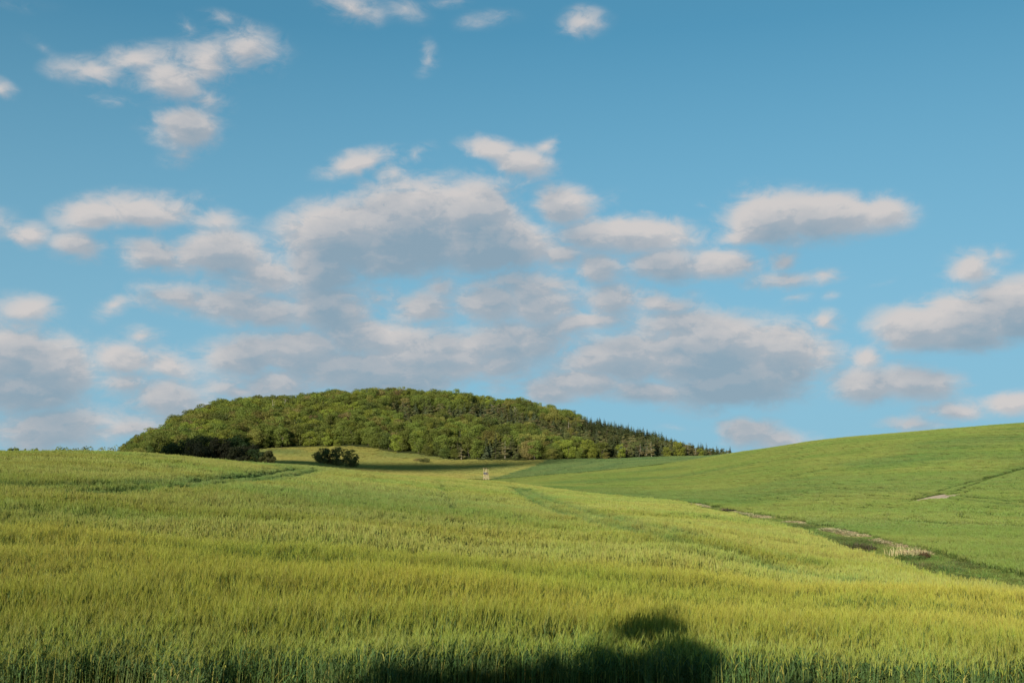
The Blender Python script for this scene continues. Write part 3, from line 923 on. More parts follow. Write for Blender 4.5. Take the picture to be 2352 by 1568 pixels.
scatter('dry_straw', pS, np.c_[sp_, zg(sp_[:, 0], sp_[:, 1]) + .10], np.c_[np.zeros((len(sp_), 2)), r.uniform(0, 6.28, len(sp_))], np.c_[ss, ss, ss * .95], r.integers(0, 4, len(sp_)),
        'pale flattened dry straw lying along the ditch edge of the wheat', 'dry straw')
# margin strip behind the wheat, by the hunting stand
mx_ = r.uniform(-18, 62, 1700)
my_ = np.interp(mx_, STRIP[:, 0], STRIP[:, 1]) + r.uniform(-1, 6, 1700)
pM = [grass_clump(540 + i, 90, 1.1, .9, [(.055, .090, .024), (.075, .115, .032)], .09, .6).mesh('margin_clump', M_weed) for i in range(3)]
scatter('field_margin', pM, np.c_[mx_, my_, zg(mx_, my_)], np.c_[np.zeros((1700, 2)), r.uniform(0, 6.28, 1700)], np.ones((1700, 3)), r.integers(0, 3, 1700),
        'dark grassy field margin running right from the hunting stand', 'field margin')


# ------------------------------------------------------------------ trees
def trunk_mb(r, H, rad, fork=3, col=(1, 1, 1), top=.6):
    mb = MB()
    p = np.array([0, 0, -.4])
    segs = 4
    pts = [p]
    for i in range(segs):
        p = p + np.array([r.normal(0, .02 * H), r.normal(0, .02 * H), (H * top + .4) / segs])
        pts.append(p)
    for i in range(segs):
        mb.tube(pts[i], pts[i + 1], rad * (1 - .17 * i) * (1.25 if i == 0 else 1), rad * (1 - .17 * (i + 1)), 7)
    for k in range(fork):
        a = 2 * math.pi * (k + r.random() * .6) / max(fork, 1)
        s0 = pts[2] + (pts[3] - pts[2]) * r.random()
        e = s0 + np.array([math.cos(a), math.sin(a), 0]) * H * r.uniform(.16, .28) + np.array([0, 0, H * r.uniform(.15, .3)])
        mb.tube(s0, e, rad * .5, rad * .18, 5)
    return mb


def crown_mb(r, H, Rd, z0, nl, nleaf, ls, flat=1.0, shell=.82, tip=False):
    """leaf clumps on the outside of many overlapping lobes"""
    mb = MB()
    lobes = []
    zc, hz = (z0 + H) / 2, (H - z0) / 2
    for _ in range(nl):
        a = r.uniform(0, 2 * math.pi)
        t = r.uniform(-.85, .82)
        w = math.sqrt(max(0, 1 - t * t)) ** .8
        d = w * r.uniform(.25, .78)
        lr_ = r.uniform(.24, .42)
        lobes.append((d * Rd * math.cos(a), d * Rd * math.sin(a), zc + t * hz * .78, lr_ * Rd, lr_ * Rd * r.uniform(.6, .85) * flat))
    if tip:
        lobes += [(0, 0, H - Rd * .35, Rd * .34, Rd * .36), (Rd * .12, 0, H - Rd * .8, Rd * .5, Rd * .45)]
        nl += 2
    L = np.array(lobes)
    wts = L[:, 3] ** 2
    wts /= wts.sum()
    pick = r.choice(nl, nleaf, p=wts)
    n = r.normal(0, 1, (nleaf, 3))
    n[:, 2] = n[:, 2] * .9 + .25
    n /= np.linalg.norm(n, axis=1)[:, None]
    rad = r.uniform(shell, 1.08, nleaf)[:, None]
    C = L[pick, :3] + n * rad * np.c_[L[pick, 3], L[pick, 3], L[pick, 4]]
    nn = n + r.normal(0, .45, (nleaf, 3))
    nn /= np.linalg.norm(nn, axis=1)[:, None]
    u = np.cross(nn, r.normal(0, 1, (nleaf, 3)))
    u /= np.linalg.norm(u, axis=1)[:, None] + 1e-9
    w = np.cross(nn, u)
    s1 = ls * r.uniform(.6, 1.25, nleaf)[:, None]
    s2 = s1 * r.uniform(.5, .9, nleaf)[:, None]
    V = np.stack([C - u * s1 * .5, C + w * s2 * .5 - u * s1 * .1, C + u * s1 * .5, C - w * s2 * .5 + u * s1 * .1], 1)
    V[:, 2] -= nn * (s1 * .15)
    o = len(mb.v)
    mb.v = V.reshape(-1, 3).tolist()
    mb.f = (np.arange(nleaf * 4).reshape(-1, 4)).tolist()
    mb.c = [(1, 1, 1)] * len(mb.v)
    return mb


def conifer_mb(r, H, Rd, z0, layers, per, droop=.35, ragged=.25):
    mb = MB()
    for i in range(layers):
        t = i / (layers - 1)
        z = z0 + (H - z0) * (t ** .92)
        rad = Rd * (1 - t) ** .85 + .12
        m_n = max(4, int(per * (1 - t * .7)))
        for k in range(m_n):
            a = 2 * math.pi * (k + r.random()) / m_n
            L = rad * r.uniform(1 - ragged * 1.6, 1 + ragged)
            o = np.array([math.cos(a), math.sin(a), 0])
            zz = z + r.normal(0, .12)
            p0 = np.array([0, 0, zz]) + o * .05
            p1 = p0 + o * L * .55 + np.array([0, 0, -L * droop * .35])
            p2 = p0 + o * L + np.array([0, 0, -L * droop * r.uniform(.5, 1.1) + .25 * L * .3])
            wd = L * r.uniform(.35, .6)
            sd_ = np.array([-o[1], o[0], r.uniform(-.5, .5)])
            mb.ribbon([p0, p1, p2], [wd * .25, wd, 0], sd_, (1, 1, 1))
    mb.ribbon([(0, 0, H - .9), (0, 0, H + .15)], [.25, 0], (1, 0, 0), (1, 1, 1))
    return mb


def pine_mb(r, H, Rd, z0, nleaf, ls):
    return crown_mb(r, H, Rd, z0, 13, nleaf, ls, flat=.55, shell=.6)


KINDS = {}          # look -> list of (crown mesh, trunk mesh, height)
r = np.random.default_rng(900)
for nm, cnt in (('bright green', 4), ('mid green', 5), ('dark green', 3), ('olive', 4), ('brownish', 3)):
    KINDS[nm] = []
    for i in range(cnt):
        H, Rd = r.uniform(12.5, 16), r.uniform(4.9, 6.8)
        KINDS[nm].append((crown_mb(r, H, Rd, H * .02, int(r.integers(22, 32)), 2300, .68).mesh('crown', LEAF[nm]),
                          trunk_mb(r, H, .28).mesh('trunk', M_bark), H))
for nm, cnt in (('pine', 4), ('grey pine', 4)):
    KINDS[nm] = []
    for i in range(cnt):
        H, Rd = r.uniform(12, 15.5), r.uniform(3.3, 4.4)
        KINDS[nm].append((pine_mb(r, H, Rd, H * .14, 1300, .66).mesh('crown', LEAF[nm]), trunk_mb(r, H, .2, 0, top=.95).mesh('trunk', M_palebark if nm == 'grey pine' else M_bark), H))
for nm, cnt in (('spruce', 4), ('blue spruce', 3)):
    KINDS[nm] = []
    for i in range(cnt):
        H, Rd = r.uniform(12, 15.5), r.uniform(3.0, 3.9)
        KINDS[nm].append((conifer_mb(r, H, Rd, H * .08, 26, 16).mesh('crown', LEAF[nm]), trunk_mb(r, H, .18, 0, top=.9).mesh('trunk', M_bark), H))
LOOKS = list(KINDS)
TREE_NAME = {'pine': 'pine_tree', 'grey pine': 'pine_tree', 'spruce': 'spruce_tree', 'blue spruce': 'spruce_tree'}
PHR = {'bright green': 'bright green broadleaf', 'mid green': 'mid green broadleaf', 'dark green': 'dark green broadleaf', 'olive': 'olive green broadleaf', 'brownish': 'brownish broadleaf',
       'pine': 'dark green pine', 'grey pine': 'grey-brown pine', 'spruce': 'dark pointed spruce', 'blue spruce': 'blue-green spruce'}

# where the trees of the wooded hill stand
r = np.random.default_rng(31)
sp0 = 6.5
X, Y = np.meshgrid(np.arange(-330, 190, sp0), np.arange(440, 900, sp0))
X = (X + (np.arange(X.shape[0])[:, None] % 2) * sp0 / 2).ravel() + r.uniform(-.38, .38, X.size) * sp0
Y = Y.ravel() + r.uniform(-.38, .38, Y.size) * sp0
C = col_of(X, Y)
k = (region(X, Y) == 7) & (Y > np.interp(C, *EDGE) + 2) & (C > 285) & (C < 1672) & (Y < 880)
k &= ~((C < 400) & (Y > 640))
X, Y, C = X[k], Y[k], C[k]
Z = zg(X, Y)
T = (Y - np.interp(C, *EDGE)) / (850 - np.interp(C, *EDGE))        # 0 at the foot, 1 at the ridge
N = vnoise(X, Y, 38, 21)
N2 = vnoise(X, Y, 16, 22)
U = r.random(len(X))
look = np.full(len(X), 'mid green', object)
look[(N2 > .57) & (U < .6)] = 'bright green'
look[(N2 < .34) & (U < .7)] = 'olive'
look[(U > .90)] = 'dark green'
look[(U > .83) & (U < .86)] = 'brownish'
con = (C > 1330 + 200 * (N - .5)) | ((C > 1080) & (T > .30) & (T < .82) & (N2 > .40)) | ((T > .22 + .1 * N) & (T < .6) & (C > 900) & (N > .52)) | ((C > 1050) & (C < 1240) & (T < .16) & (N2 > .46))
con &= ~((T > .78) & (C < 1330))
cl = np.where(U < .30, 'pine', np.where(U < .55, 'grey pine', np.where(U < .84, 'spruce', 'blue spruce')))
cl = np.where((C > 1040) & (C < 1230) & (T > .3) & (T < .6) & (U > .45), 'blue spruce', cl)
cl = np.where((C > 1340) & (T > .45) & (U < .75), 'spruce', cl)
look = np.where(con, cl, look)
look[(T < .05) & (C > 1190) & (C < 1300) & (U < .3)] = 'brownish'
look[(T < .05) & (C > 1130) & (C < 1660) & (U >= .6) & (U < .8)] = 'bright green'
look[(T > .80) & (C < 560) & (U < .55)] = 'brownish'
look[(T > .85) & (U > .93)] = 'spruce'
look[(T < .04) & (C > 1340) & (U > .8)] = 'bright green'
big = np.array([0.80 if c in ('pine', 'grey pine', 'spruce', 'blue spruce') else 0.92 for c in look])
hs_ = big * r.uniform(.70, 1.18, len(X)) * np.array([1.12 if c == 'spruce' else 1.0 for c in look])
# the wood is low where it runs out at both ends
hs_ *= np.interp(C, [285, 330, 380, 450, 1500, 1640, 1740], [.35, .75, .95, 1, .95, .62, .6])
edge_low = (T < .025)
hs_[edge_low] *= r.uniform(.62, .95, edge_low.sum())
sink = np.where(T < .10, 1.3, .4) * np.where([c in ('pine', 'grey pine') for c in look], 1.6, 1.0)
pickv = r.integers(0, 100, len(X))
rz = r.uniform(0, 6.28, len(X))

# which trees show largest: paint them back to front as ellipses
sc1 = 1024 / 2352.0


def scr(x, y, z):
    dy = y * math.cos(PITCH) + z * math.sin(PITCH)
    dz = -y * math.sin(PITCH) + z * math.cos(PITCH)
    return (1176 + F * x / dy) * sc1, (784 - F * dz / dy) * sc1


idb = np.full((682, 1024), -1)
order = np.argsort(-Y)
Hs = np.array([KINDS[l][p % len(KINDS[l])][2] for l, p in zip(look, pickv)]) * hs_
rad_ = np.array([2.6 if l in TREE_NAME else 5.0 for l in look]) * hs_
for i in order:
    sx_, sy_ = scr(X[i], Y[i], Z[i] + Hs[i] * .52)
    hw, hh = rad_[i] / Y[i] * F * sc1, Hs[i] * .5 / Y[i] * F * sc1
    x0, x1, y0, y1 = int(sx_ - hw), int(sx_ + hw) + 2, int(sy_ - hh), int(sy_ + hh) + 2
    gx, gy = np.meshgrid(np.arange(x0, x1), np.arange(y0, y1))
    m_k = ((gx - sx_) / hw) ** 2 + ((gy - sy_) / hh) ** 2 < 1
    m_k &= (gx >= 0) & (gx < 1024) & (gy >= 0) & (gy < 682)
    idb[gy[m_k], gx[m_k]] = i
# what stands in front of the wood
xs_c = np.arange(1024) / sc1
front = np.interp(xs_c, [0, 200, 380, 500, 620, 700, 830, 1040, 1255, 1500, 1660, 1700], [1034, 1034, 1005, 1000, 1040, 1029, 1034, 1058, 1058, 1050, 1041, 1036]) * sc1
for c in range(1024):
    idb[int(front[c]):, c] = -1
area = np.bincount(idb[idb >= 0], minlength=len(X))
rankk = np.argsort(-area)
N_THINGS = 296
ind = set(int(i) for i in rankk[:N_THINGS] if area[i] > 0)
rest = np.array([i for i in range(len(X)) if i not in ind])
print('forest', len(X), 'individual', len(ind), 'min area', min(area[i] for i in ind))

GROUP = 'trees of the wooded hill'
rows_ = [(.045, 'at wood foot'), (.30, 'low upslope'), (.62, 'halfway upslope'), (.86, 'high upslope'), (9, 'on the crest')]
cols_ = [(330, 'at far left'), (400, 'left of dark grove'), (470, 'above dark grove left half'), (560, 'above dark grove right half'), (640, 'right of dark grove'),
         (720, 'just left of the thicket'), (830, 'above the thicket'), (900, 'just right of the thicket'), (960, 'above the low bush'), (1040, 'right of the low bush'), (1110, 'just left of hunting stand'),
         (1190, 'above hunting stand'), (1260, 'right of hunting stand'), (1360, 'above bluish field left'), (1450, 'above bluish field middle'), (1550, 'above bluish field right'), (9999, 'at far right')]
cells = {}
for i in ind:
    rw = next(b_ for a, b_ in rows_ if T[i] < a)
    cw = next(b_ for a, b_ in cols_ if C[i] < a)
    sz = 'tall ' if hs_[i] / big[i] > 1.02 else 'small ' if hs_[i] / big[i] < .82 else ''
    cells.setdefault((sz + PHR[look[i]], rw, cw), []).append(i)
ORD = ['first', 'second', 'third', 'fourth', 'fifth', 'sixth', 'seventh', 'eighth', 'ninth', 'tenth', 'eleventh', 'twelfth']
labels = {}
for (ph, rw, cw), lst in cells.items():
    lst.sort(key=lambda i: C[i])
    for q, i in enumerate(lst):
        if len(lst) == 1: labels[i] = f'{ph} {rw}, {cw}'
        elif len(lst) == 2: labels[i] = f'{("left", "right")[q]} {ph} of a pair {rw}, {cw}'
        else: labels[i] = f'{ph} {rw}, {cw}, {ORD[q]} from left'
for i in sorted(ind, key=lambda i: C[i]):
    cr, tk, H = KINDS[look[i]][pickv[i] % len(KINDS[look[i]])]
    e = link(TREE_NAME.get(look[i], 'broadleaf_tree'), None, loc=(X[i], Y[i], Z[i] - sink[i]))
    e.rotation_euler = (0, 0, rz[i])
    e.scale = (hs_[i], hs_[i], hs_[i])
    tag(e, labels[i], 'tree', GROUP)
    link('crown', cr, e)
    link('trunk', tk, e)
fp, fi_ = [], {}
for nm in LOOKS:
    for q, (cr, tk, H) in enumerate(KINDS[nm]):
        mb = MB()
        me = cr.copy()
        fi_[(nm, q)] = len(fp)
        fp.append(me)
scatter('forest', fp, np.c_[X[rest], Y[rest], Z[rest] - sink[rest]], np.c_[np.zeros((len(rest), 2)), rz[rest]], np.repeat(hs_[rest][:, None], 3, 1),
        [fi_[(look[i], pickv[i] % len(KINDS[look[i]]))] for i in rest], 'deep mixed wood covering the round hill, behind its nearest trees', 'forest')


# --- single trees and shrubs in front of the wood
def plant(name, px, py_base, Y_, H, Rd, lookn, label, cat, group=None, seed=0, nleaf=1400, ls=.6, z0=.05, lobes=26, xy=None, trunkr=.16, fork=3, loc_z=None):
    r = np.random.default_rng(seed)
    if xy is None:
        x = at(px, py_base, Y_)[0]
        y = Y_
    else:
        x, y = xy
    z = float(zg(np.array([x]), np.array([y]))[0])
    e = link(name, None, loc=(x, y, z))
    tag(e, label, cat, group)
    link('crown', crown_mb(r, H, Rd, -H * .08, lobes, nleaf, ls, shell=.7).mesh('crown', LEAF[lookn]), e)
    link('trunk', trunk_mb(r, H, trunkr, fork).mesh('trunk', M_bark), e)
    return e


def top_h(px, py_top, Y_):
    p = at(px, py_top, Y_)
    return float(p[2] - zg(np.array([p[0]]), np.array([Y_ * 1.0]))[0])


G1 = 'dark trees of the grove behind the barley crest'
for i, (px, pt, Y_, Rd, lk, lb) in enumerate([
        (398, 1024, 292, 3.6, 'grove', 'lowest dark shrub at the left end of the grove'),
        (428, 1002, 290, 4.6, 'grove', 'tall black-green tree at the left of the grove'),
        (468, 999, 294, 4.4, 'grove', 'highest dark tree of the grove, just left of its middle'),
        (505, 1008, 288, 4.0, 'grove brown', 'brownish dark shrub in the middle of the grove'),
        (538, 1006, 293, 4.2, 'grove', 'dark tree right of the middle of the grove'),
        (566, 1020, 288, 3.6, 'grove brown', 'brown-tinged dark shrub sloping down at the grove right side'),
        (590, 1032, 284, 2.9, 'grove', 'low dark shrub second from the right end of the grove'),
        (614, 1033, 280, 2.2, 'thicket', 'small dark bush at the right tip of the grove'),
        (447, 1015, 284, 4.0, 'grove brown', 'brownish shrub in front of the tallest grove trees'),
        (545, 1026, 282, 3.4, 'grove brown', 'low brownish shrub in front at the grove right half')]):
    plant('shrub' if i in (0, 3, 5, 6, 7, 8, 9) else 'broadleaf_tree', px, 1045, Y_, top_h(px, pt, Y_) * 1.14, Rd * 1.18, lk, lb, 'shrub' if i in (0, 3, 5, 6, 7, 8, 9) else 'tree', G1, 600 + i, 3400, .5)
G2 = 'bushes of the round thicket below the wood'
for i, (px, pt, Y_, Rd, lb) in enumerate([
        (735, 1023, 452, 4.0, 'round olive bush at the left end of the thicket'), (757, 1022, 458, 4.2, 'bush second from left in the thicket'),
        (780, 1021, 454, 4.6, 'tallest bush at the middle of the thicket'), (806, 1025, 450, 4.2, 'spreading bush at the right end of the thicket')]):
    plant('shrub', px, 1056, Y_, top_h(px, pt, Y_), Rd, 'thicket', lb, 'shrub', G2, 640 + i, 2600, .5)
plant('shrub', 975, 1054, 545, 2.6, 3.4, 'thicket', 'low spreading bush at the foot of the wood left of the hunting stand', 'shrub', None, 650, 700, .5)
plant('shrub', 958, 1052, 550, 1.6, 2.6, 'brownish', 'tiny brownish bush beside the low bush at the wood foot', 'shrub', None, 651, 500, .5)
G3 = 'small trees on the horizon behind the left barley crest'
for i, (px, pt, Y_, Rd, lb) in enumerate([
        (28, 1028, 330, 1.9, 'small round treetop at the far left of the horizon row'), (40, 1030, 331, 1.5, 'second small treetop from left on the barley horizon'),
        (60, 1030, 332, 1.0, 'thin little treetop between the first two clumps on the horizon'), (80, 1030.5, 333, 1.8, 'low treetop right of the thin one on the left horizon'), (92, 1030, 333, 1.2, 'lowest treetop ending the left clump of the horizon'),
        (140, 1029.5, 330, 2.4, 'broad low treetop starting the right clump on the horizon'), (155, 1030, 331, 2.0, 'flat treetop in the middle of the right horizon clump'), (183, 1027.5, 329, 2.8, 'widest treetop of the horizon row'), (200, 1027, 330, 2.6, 'treetop at the right end of the horizon row'),
        (232, 1030, 420, 2.6, 'pale low bush just left of the wood on the horizon'), (252, 1030, 422, 3.2, 'pale olive bush second left of the wood on the horizon'), (275, 1027, 424, 3.4, 'olive bush touching the left end of the wood')]):
    plant('small_tree', px, 1034, Y_, max(2.0, top_h(px, pt - 4, Y_)) * 1.12, Rd * 1.1, 'olive' if i > 8 else 'mid green', lb, 'tree', G3, 660 + i, 700, .45)
# pale dead trunks standing in the left part of the wood
for i, (px, py, Y_, H, lb) in enumerate([(628, 944, 700, 16, 'bare pale dead trunk rising high on the left of the wood'), (655, 938, 725, 14, 'pale forked dead tree high on the wooded slope'), (1183, 930, 740, 12, 'thin bare trunk among the pines above the hunting stand')]):
    x = at(px, py, Y_)[0]
    z = float(zg(np.array([x]), np.array([Y_ * 1.]))[0])
    e = link('dead_tree', None, loc=(x, Y_, z))
    tag(e, lb, 'tree')
    rr_ = np.random.default_rng(690 + i)
    link('trunk', trunk_mb(rr_, H, .22, 0, top=1.0).mesh('trunk', M_palebark), e)
    mb = MB()
    for q in range(7):
        a = rr_.uniform(0, 6.28)
        zz = H * rr_.uniform(.45, .95)
        mb.tube((0, 0, zz), (math.cos(a) * 2.0, math.sin(a) * 2.0, zz + 1.2), .08, .03, 4)
    link('branch', mb.mesh('branch', M_palebark), e)

# low shrubs and weeds standing out along the ditch
G4 = 'weed clumps along the ditch'
for i, (px, py, rad, h, cols, lb) in enumerate([
        (1513, 1146, 1.7, 1.1, DK, 'dark weed clump at the far upper end of the ditch'),
        (1546, 1152, 1.7, 1.2, GR, 'green weed clump second from the far end of the ditch'),
        (1570, 1159, 1.5, 1.0, DK, 'dark low weed clump before the first straw patch'),
        (1672, 1173, 1.0, .9, [(.06, .045, .03), (.05, .06, .025)], 'brown weed clump left of the long straw patch'),
        (1868, 1231, 1.6, .9, GR, 'spreading green weed clump at the barley edge of the ditch'),
        (1935, 1251, 1.2, .8, DK, 'dark weed clump between straw patch and barley'),
        (1972, 1256, 1.3, .9, [(.09, .095, .04), (.11, .10, .045), (.13, .115, .06)], 'grey-brown matted weed clump in the middle of the near ditch'),
        (2090, 1280, 1.0, .8, DK, 'dark weed clump under the upright straw at the near end'),
        (2122, 1276, .32, .8, [(.15, .095, .05), (.19, .12, .06)], 'reddish brown dock stems at the near end of the straw'),
        (2115, 1299, 1.6, .8, DK, 'largest dark weed clump nearest the camera by the ditch'),
        (2180, 1305, 1.1, .7, DK, 'dark weed clump at the right end of the ditch')]):
    p = hit(px, py, over=.3)
    mb = grass_clump(700 + i, 420, rad, h, cols, .045, .8)
    o = link('weed_clump', mb.mesh('weed_clump', M_weed), loc=(p[0], p[1], float(zg(p[:1], p[1:])[0])))
    tag(o, lb, 'weeds', G4)
# upright dead straw stalks at the near end
p = hit(2080, 1268, over=.3)
o = link('straw_stalks', grass_clump(730, 160, 1.5, 1.0, [(.52, .42, .24), (.45, .36, .2)], .03, .35).mesh('straw_stalks', M_weed), loc=(p[0], p[1], float(zg(p[:1], p[1:])[0])))
tag(o, 'upright pale dead stalks at the near end of the straw strip', 'dry stalks', kind='stuff')

# ------------------------------------------------------------------ hunting stand
M_pole = solid_mat('peeled_wood', (0.58, 0.46, 0.30), (0.45, 0.35, 0.23), 2.0, stretch=(1, 1, .2))
M_panel = solid_mat('dark_boards', (0.045, 0.048, 0.050), (0.085, 0.088, 0.090), 2.0)
M_brown = solid_mat('brown_boards', (0.13, 0.10, 0.08), (0.09, 0.07, 0.06), 2.0)
M_roof = solid_mat('roofing_felt', (0.045, 0.040, 0.030), (0.10, 0.08, 0.05), 2.0)
sx0 = at(1116, 1101, 406)[0]
sz0 = float(zg(np.array([sx0]), np.array([406.]))[0])
st = link('hunting_stand', None, loc=(sx0, 406, sz0))
st.rotation_euler = (0, 0, R(-32))
st.scale = (1.0, 1.0, 1.0)
tag(st, 'tall wooden hunting stand with flat roof in the hollow below the wood', 'hunting stand')
HB, HT, W_ = 2.55, 5.1, .62
for sx_ in (-1, 1):
    for sy_ in (-1, 1):
        mb = MB()
        mb.tube((sx_ * (W_ + .12), sy_ * (W_ + .12), -.3), (sx_ * W_, sy_ * W_, HB), .075, .065, 8)
        mb.tube((sx_ * W_, sy_ * W_, HB), (sx_ * W_, sy_ * W_, HT + (.12 if sy_ < 0 else -.05)), .07, .06, 8)
        link('leg', mb.mesh('leg', M_pole), st)
mb = MB(); mb.box((0, 0, HB), (1.5, 1.5, .08)); link('floor', mb.mesh('floor', M_pole), st)
for q in range(5):
    mb = MB(); mb.box((0, -W_ - .10, HB + .16 + q * .19), (1.36, .03, .17)); link('front_board', mb.mesh('front_board', M_panel), st)
    for sx_ in (-1, 1):
        mb = MB(); mb.box((sx_ * (W_ + .10), 0, HB + .12 + q * .19), (.03, 1.3, .17)); link('side_board', mb.mesh('side_board', M_panel if q > 0 else M_brown), st)
mb = MB(); mb.box((0, -W_ - .12, HB + 1.08), (1.5, .09, .07)); link('armrest_rail', mb.mesh('armrest_rail', M_pole), st)
mb = MB(); mb.box((0, .25, HB + .5), (1.1, .3, .05)); link('bench', mb.mesh('bench', M_brown), st)
for q in range(6):
    mb = MB(); mb.box((-.98 + q * .392, 0, HT + .12), (.38, 2.1, .06), tilt=R(-5)); link('roof_board', mb.mesh('roof_board', M_roof), st)
for s1, s2 in ((-1, -1), (1, -1), (-1, 1), (1, 1)):
    mb = MB(); mb.tube((s1 * (W_ + .1), s2 * (W_ + .1), .3), (-s1 * W_, s2 * (W_ + .02), HB - .1), .03, .03, 6); link('brace', mb.mesh('brace', M_pole), st)
    mb = MB(); mb.tube((s1 * (W_ + .1), s2 * (W_ + .1), .3), (s1 * (W_ + .02), -s2 * W_, HB - .1), .03, .03, 6); link('brace', mb.mesh('brace', M_pole), st)
ld = link('ladder', None, st)
for s1 in (-1, 1):
    mb = MB(); mb.tube((1.75, s1 * .25, -.1), (.72, s1 * .25, HB + .9), .03, .03, 6); link('rail', mb.mesh('rail', M_pole), ld)
rung = MB(); rung.tube((0, -.27, 0), (0, .27, 0), .032, .032, 6)
rme = rung.mesh('rung', M_pole)
for q in range(9):
    t = (q + .7) / 10
    link('rung', rme, ld, (1.75 - 1.03 * t, 0, -.1 + (HB + 1.0) * t))

# ------------------------------------------------------------------ unseen low cloud outside the frame, added to shade the grove and the hollow
M_cloud = solid_mat('shade_cloud', (0.80, 0.80, 0.80), (0.86, 0.86, 0.86), 0.02, 1.0)
cr_ = np.random.default_rng(5)
mbc = MB()
CD = 2500.0
cc0 = np.array([-50.0, 420.0])
cloc = np.array([cc0[0] + math.sin(SUN_AZ) * CD, cc0[1] + math.cos(SUN_AZ) * CD, -5 + CD * math.tan(SUN_EL)])
for (qx, qy, rx, ry) in [(-96, 287, 27, 22), (-80, 293, 18, 18), (-98, 350, 26, 40), (-100, 420, 28, 36), (-98, 462, 32, 30), (-70, 462, 32, 36), (-48, 492, 28, 32), (-22, 522, 26, 24), (2, 542, 22, 14), (22, 553, 16, 8)]:
    nu, nv = 18, 9
    vs, fs = [], []
    for a_ in range(nv + 1):
        for b_ in range(nu):
            th, ph = math.pi * a_ / nv, 2 * math.pi * b_ / nu
            k_ = 1 + .10 * cr_.uniform(-1, 1) * math.sin(th)
            vs.append((qx - cc0[0] + rx * k_ * math.sin(th) * math.cos(ph), qy - cc0[1] + ry * k_ * math.sin(th) * math.sin(ph), 4.5 * k_ * math.cos(th)))
    for a_ in range(nv):
        for b_ in range(nu):
            fs.append((a_ * nu + b_, (a_ + 1) * nu + b_, (a_ + 1) * nu + (b_ + 1) % nu, a_ * nu + (b_ + 1) % nu))
    mbc.add(vs, fs)
tag(link('cloud', mbc.mesh('cloud', M_cloud, True), loc=tuple(cloc)), 'long low white cloud added unseen behind the viewpoint to shade the grove and the hollow', 'cloud')

# ------------------------------------------------------------------ trees behind the camera that throw the shadow on the barley
G5 = 'roadside trees behind the viewpoint'
sh_dir = np.array([math.sin(SUN_AZ), math.cos(SUN_AZ)])


def shade_plant(name, label, cat, spots, seed, depth, foot=None, fill=0):
    """a real woody plant behind the camera; each of its leafy boughs stands where the sun throws its shadow on the given point"""
    r3 = np.random.default_rng(seed)
    sd3 = np.array(SUN_DIR)
    lobes = []
    for (px, py, rad_l) in spots:
        q = hit(px, py)
        p = at(px, py, q[1])                              # on the ears, or on the stems of the front edge
        c = p + sd3 * ((q[1] - depth + r3.uniform(-.5, .5)) / -sd3[1])
        c[2] -= rad_l * 1.0
        lobes.append((c, rad_l))
        for k in range(fill):
            c2 = c - np.array([r3.uniform(-.2, .2), 0, rad_l * 1.1 * (k + 1)])
            if c2[2] > -1.4: lobes.append((c2, rad_l * 1.05))
    base = np.mean([l[0] for l in lobes], 0)
    base[2] = float(zg(base[:1], base[1:2])[0])
    e = link(name, None, loc=tuple(base))
    tag(e, label, cat, G5)
    mb = MB()
    tb = MB()
    fork = np.array([0, 0, 1.6 if not fill else .4])
    tb.tube((0, 0, -.3), fork, .13, .10, 8)
    for c, rad_l in lobes:
        c = c - base
        nq = int(520 * rad_l * rad_l / .16 ** 2 * .014 / (.45 + .55 * rad_l)) + 26
        n = r3.normal(0, 1, (nq, 3))
        n /= np.linalg.norm(n, axis=1)[:, None]
        C_ = c + n * rad_l * (r3.random(nq)[:, None] ** .45) * np.array([1, 1, 1.0])
        u = r3.normal(0, 1, (nq, 3)); u /= np.linalg.norm(u, axis=1)[:, None]
        w = np.cross(n, u)
        sz = .16 * r3.uniform(.6, 1.3, nq)[:, None]
        V = np.stack([C_ - u * sz, C_ + w * sz * .6, C_ + u * sz, C_ - w * sz * .6], 1).reshape(-1, 3)
        mb.add(V, np.arange(nq * 4).reshape(-1, 4).tolist())
        tb.tube(fork, c, .055, .012, 5)
    link('crown', mb.mesh('crown', LEAF['mid green']), e)
    link('trunk', tb.mesh('trunk', M_bark), e)
    print(label, base)


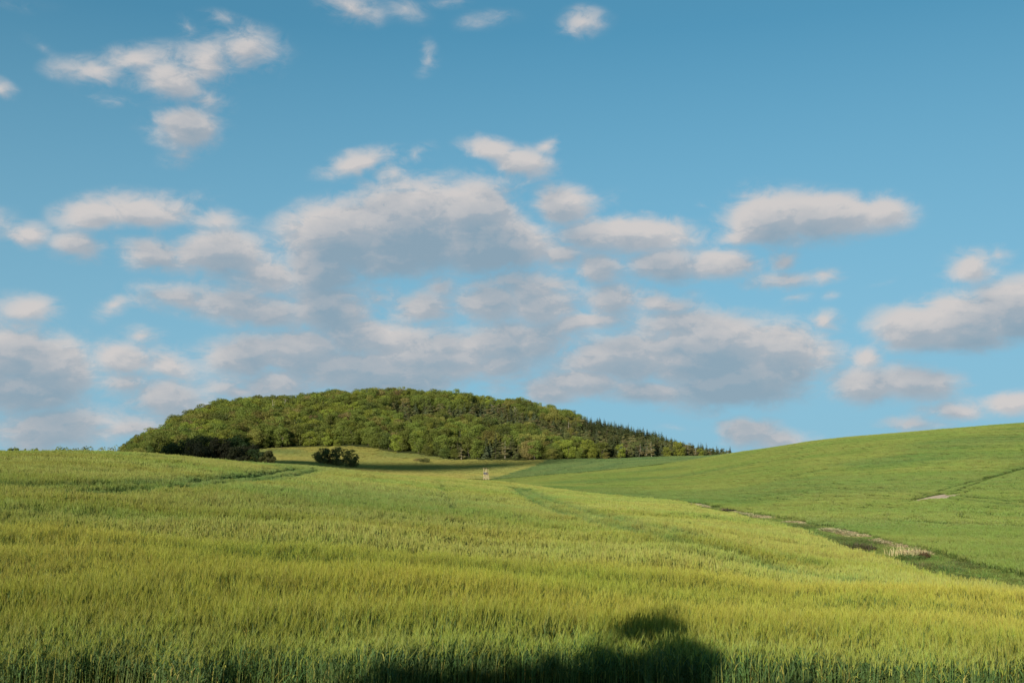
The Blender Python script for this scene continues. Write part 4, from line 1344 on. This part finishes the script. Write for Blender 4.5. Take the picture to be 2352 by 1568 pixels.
rs = np.random.default_rng(4242)
TREE_SPOTS = []
for (cx_, cy_, wx_, wy_, nn_, r0_) in [(1546, 1396, 22, 8, 4, .20), (1540, 1420, 34, 10, 5, .26), (1492, 1424, 26, 8, 4, .22), (1515, 1448, 55, 12, 6, .28), (1585, 1446, 22, 10, 3, .26),
                                       (1424, 1449, 26, 7, 3, .20), (1608, 1474, 18, 8, 2, .16), (1560, 1487, 35, 12, 4, .26), (1380, 1484, 40, 10, 4, .22), (1500, 1488, 60, 16, 7, .34), (1560, 1463, 45, 12, 5, .26), (1490, 1525, 90, 16, 8, .36), (1400, 1515, 40, 12, 2, .25)]:
    for _ in range(nn_):
        TREE_SPOTS.append((cx_ + rs.uniform(-wx_, wx_), min(cy_ + rs.uniform(-wy_, wy_), 1560), r0_ * rs.uniform(.7, 1.25)))
shade_plant('roadside_tree', 'young roadside tree outside the frame behind the viewpoint, its shadow peaks on the barley', 'tree', TREE_SPOTS, 800, -4.0)
shade_plant('sapling', 'slim sapling outside the frame, its small shadow left of the tree shadow peak', 'tree', [(1300, 1438, .17), (1322, 1446, .15), (1345, 1452, .12), (1290, 1458, .15)], 801, -3.5)
shade_plant('sapling', 'thin sapling outside the frame, its faint shadow further left', 'tree', [(1200, 1459, .13), (1188, 1474, .16), (1215, 1484, .14)], 802, -3.6)


def hedge_spots(x0, y0, x1, y1, n_, r0_):
    return [(x0 + (x1 - x0) * (q + rs.uniform(-.4, .4)) / n_, min(1562, y0 + (y1 - y0) * q / n_ + rs.uniform(-9, 12)), r0_ * rs.uniform(.6, 1.3)) for q in range(n_)]


shade_plant('roadside_bush', 'broad roadside bush outside the frame shading the bottom middle of the barley', 'shrub',
            hedge_spots(1380, 1512, 1060, 1482, 13, .34), 803, -3.4, fill=2)
shade_plant('roadside_bush', 'low roadside bush outside the frame shading the bottom left of the barley', 'shrub',
            hedge_spots(1040, 1494, 730, 1545, 13, .32), 804, -3.2, fill=2)
shade_plant('roadside_bush', 'small roadside bush outside the frame shading the bottom right of the barley', 'shrub',
            hedge_spots(1800, 1556, 2000, 1560, 7, .22), 805, -3.0, fill=1)
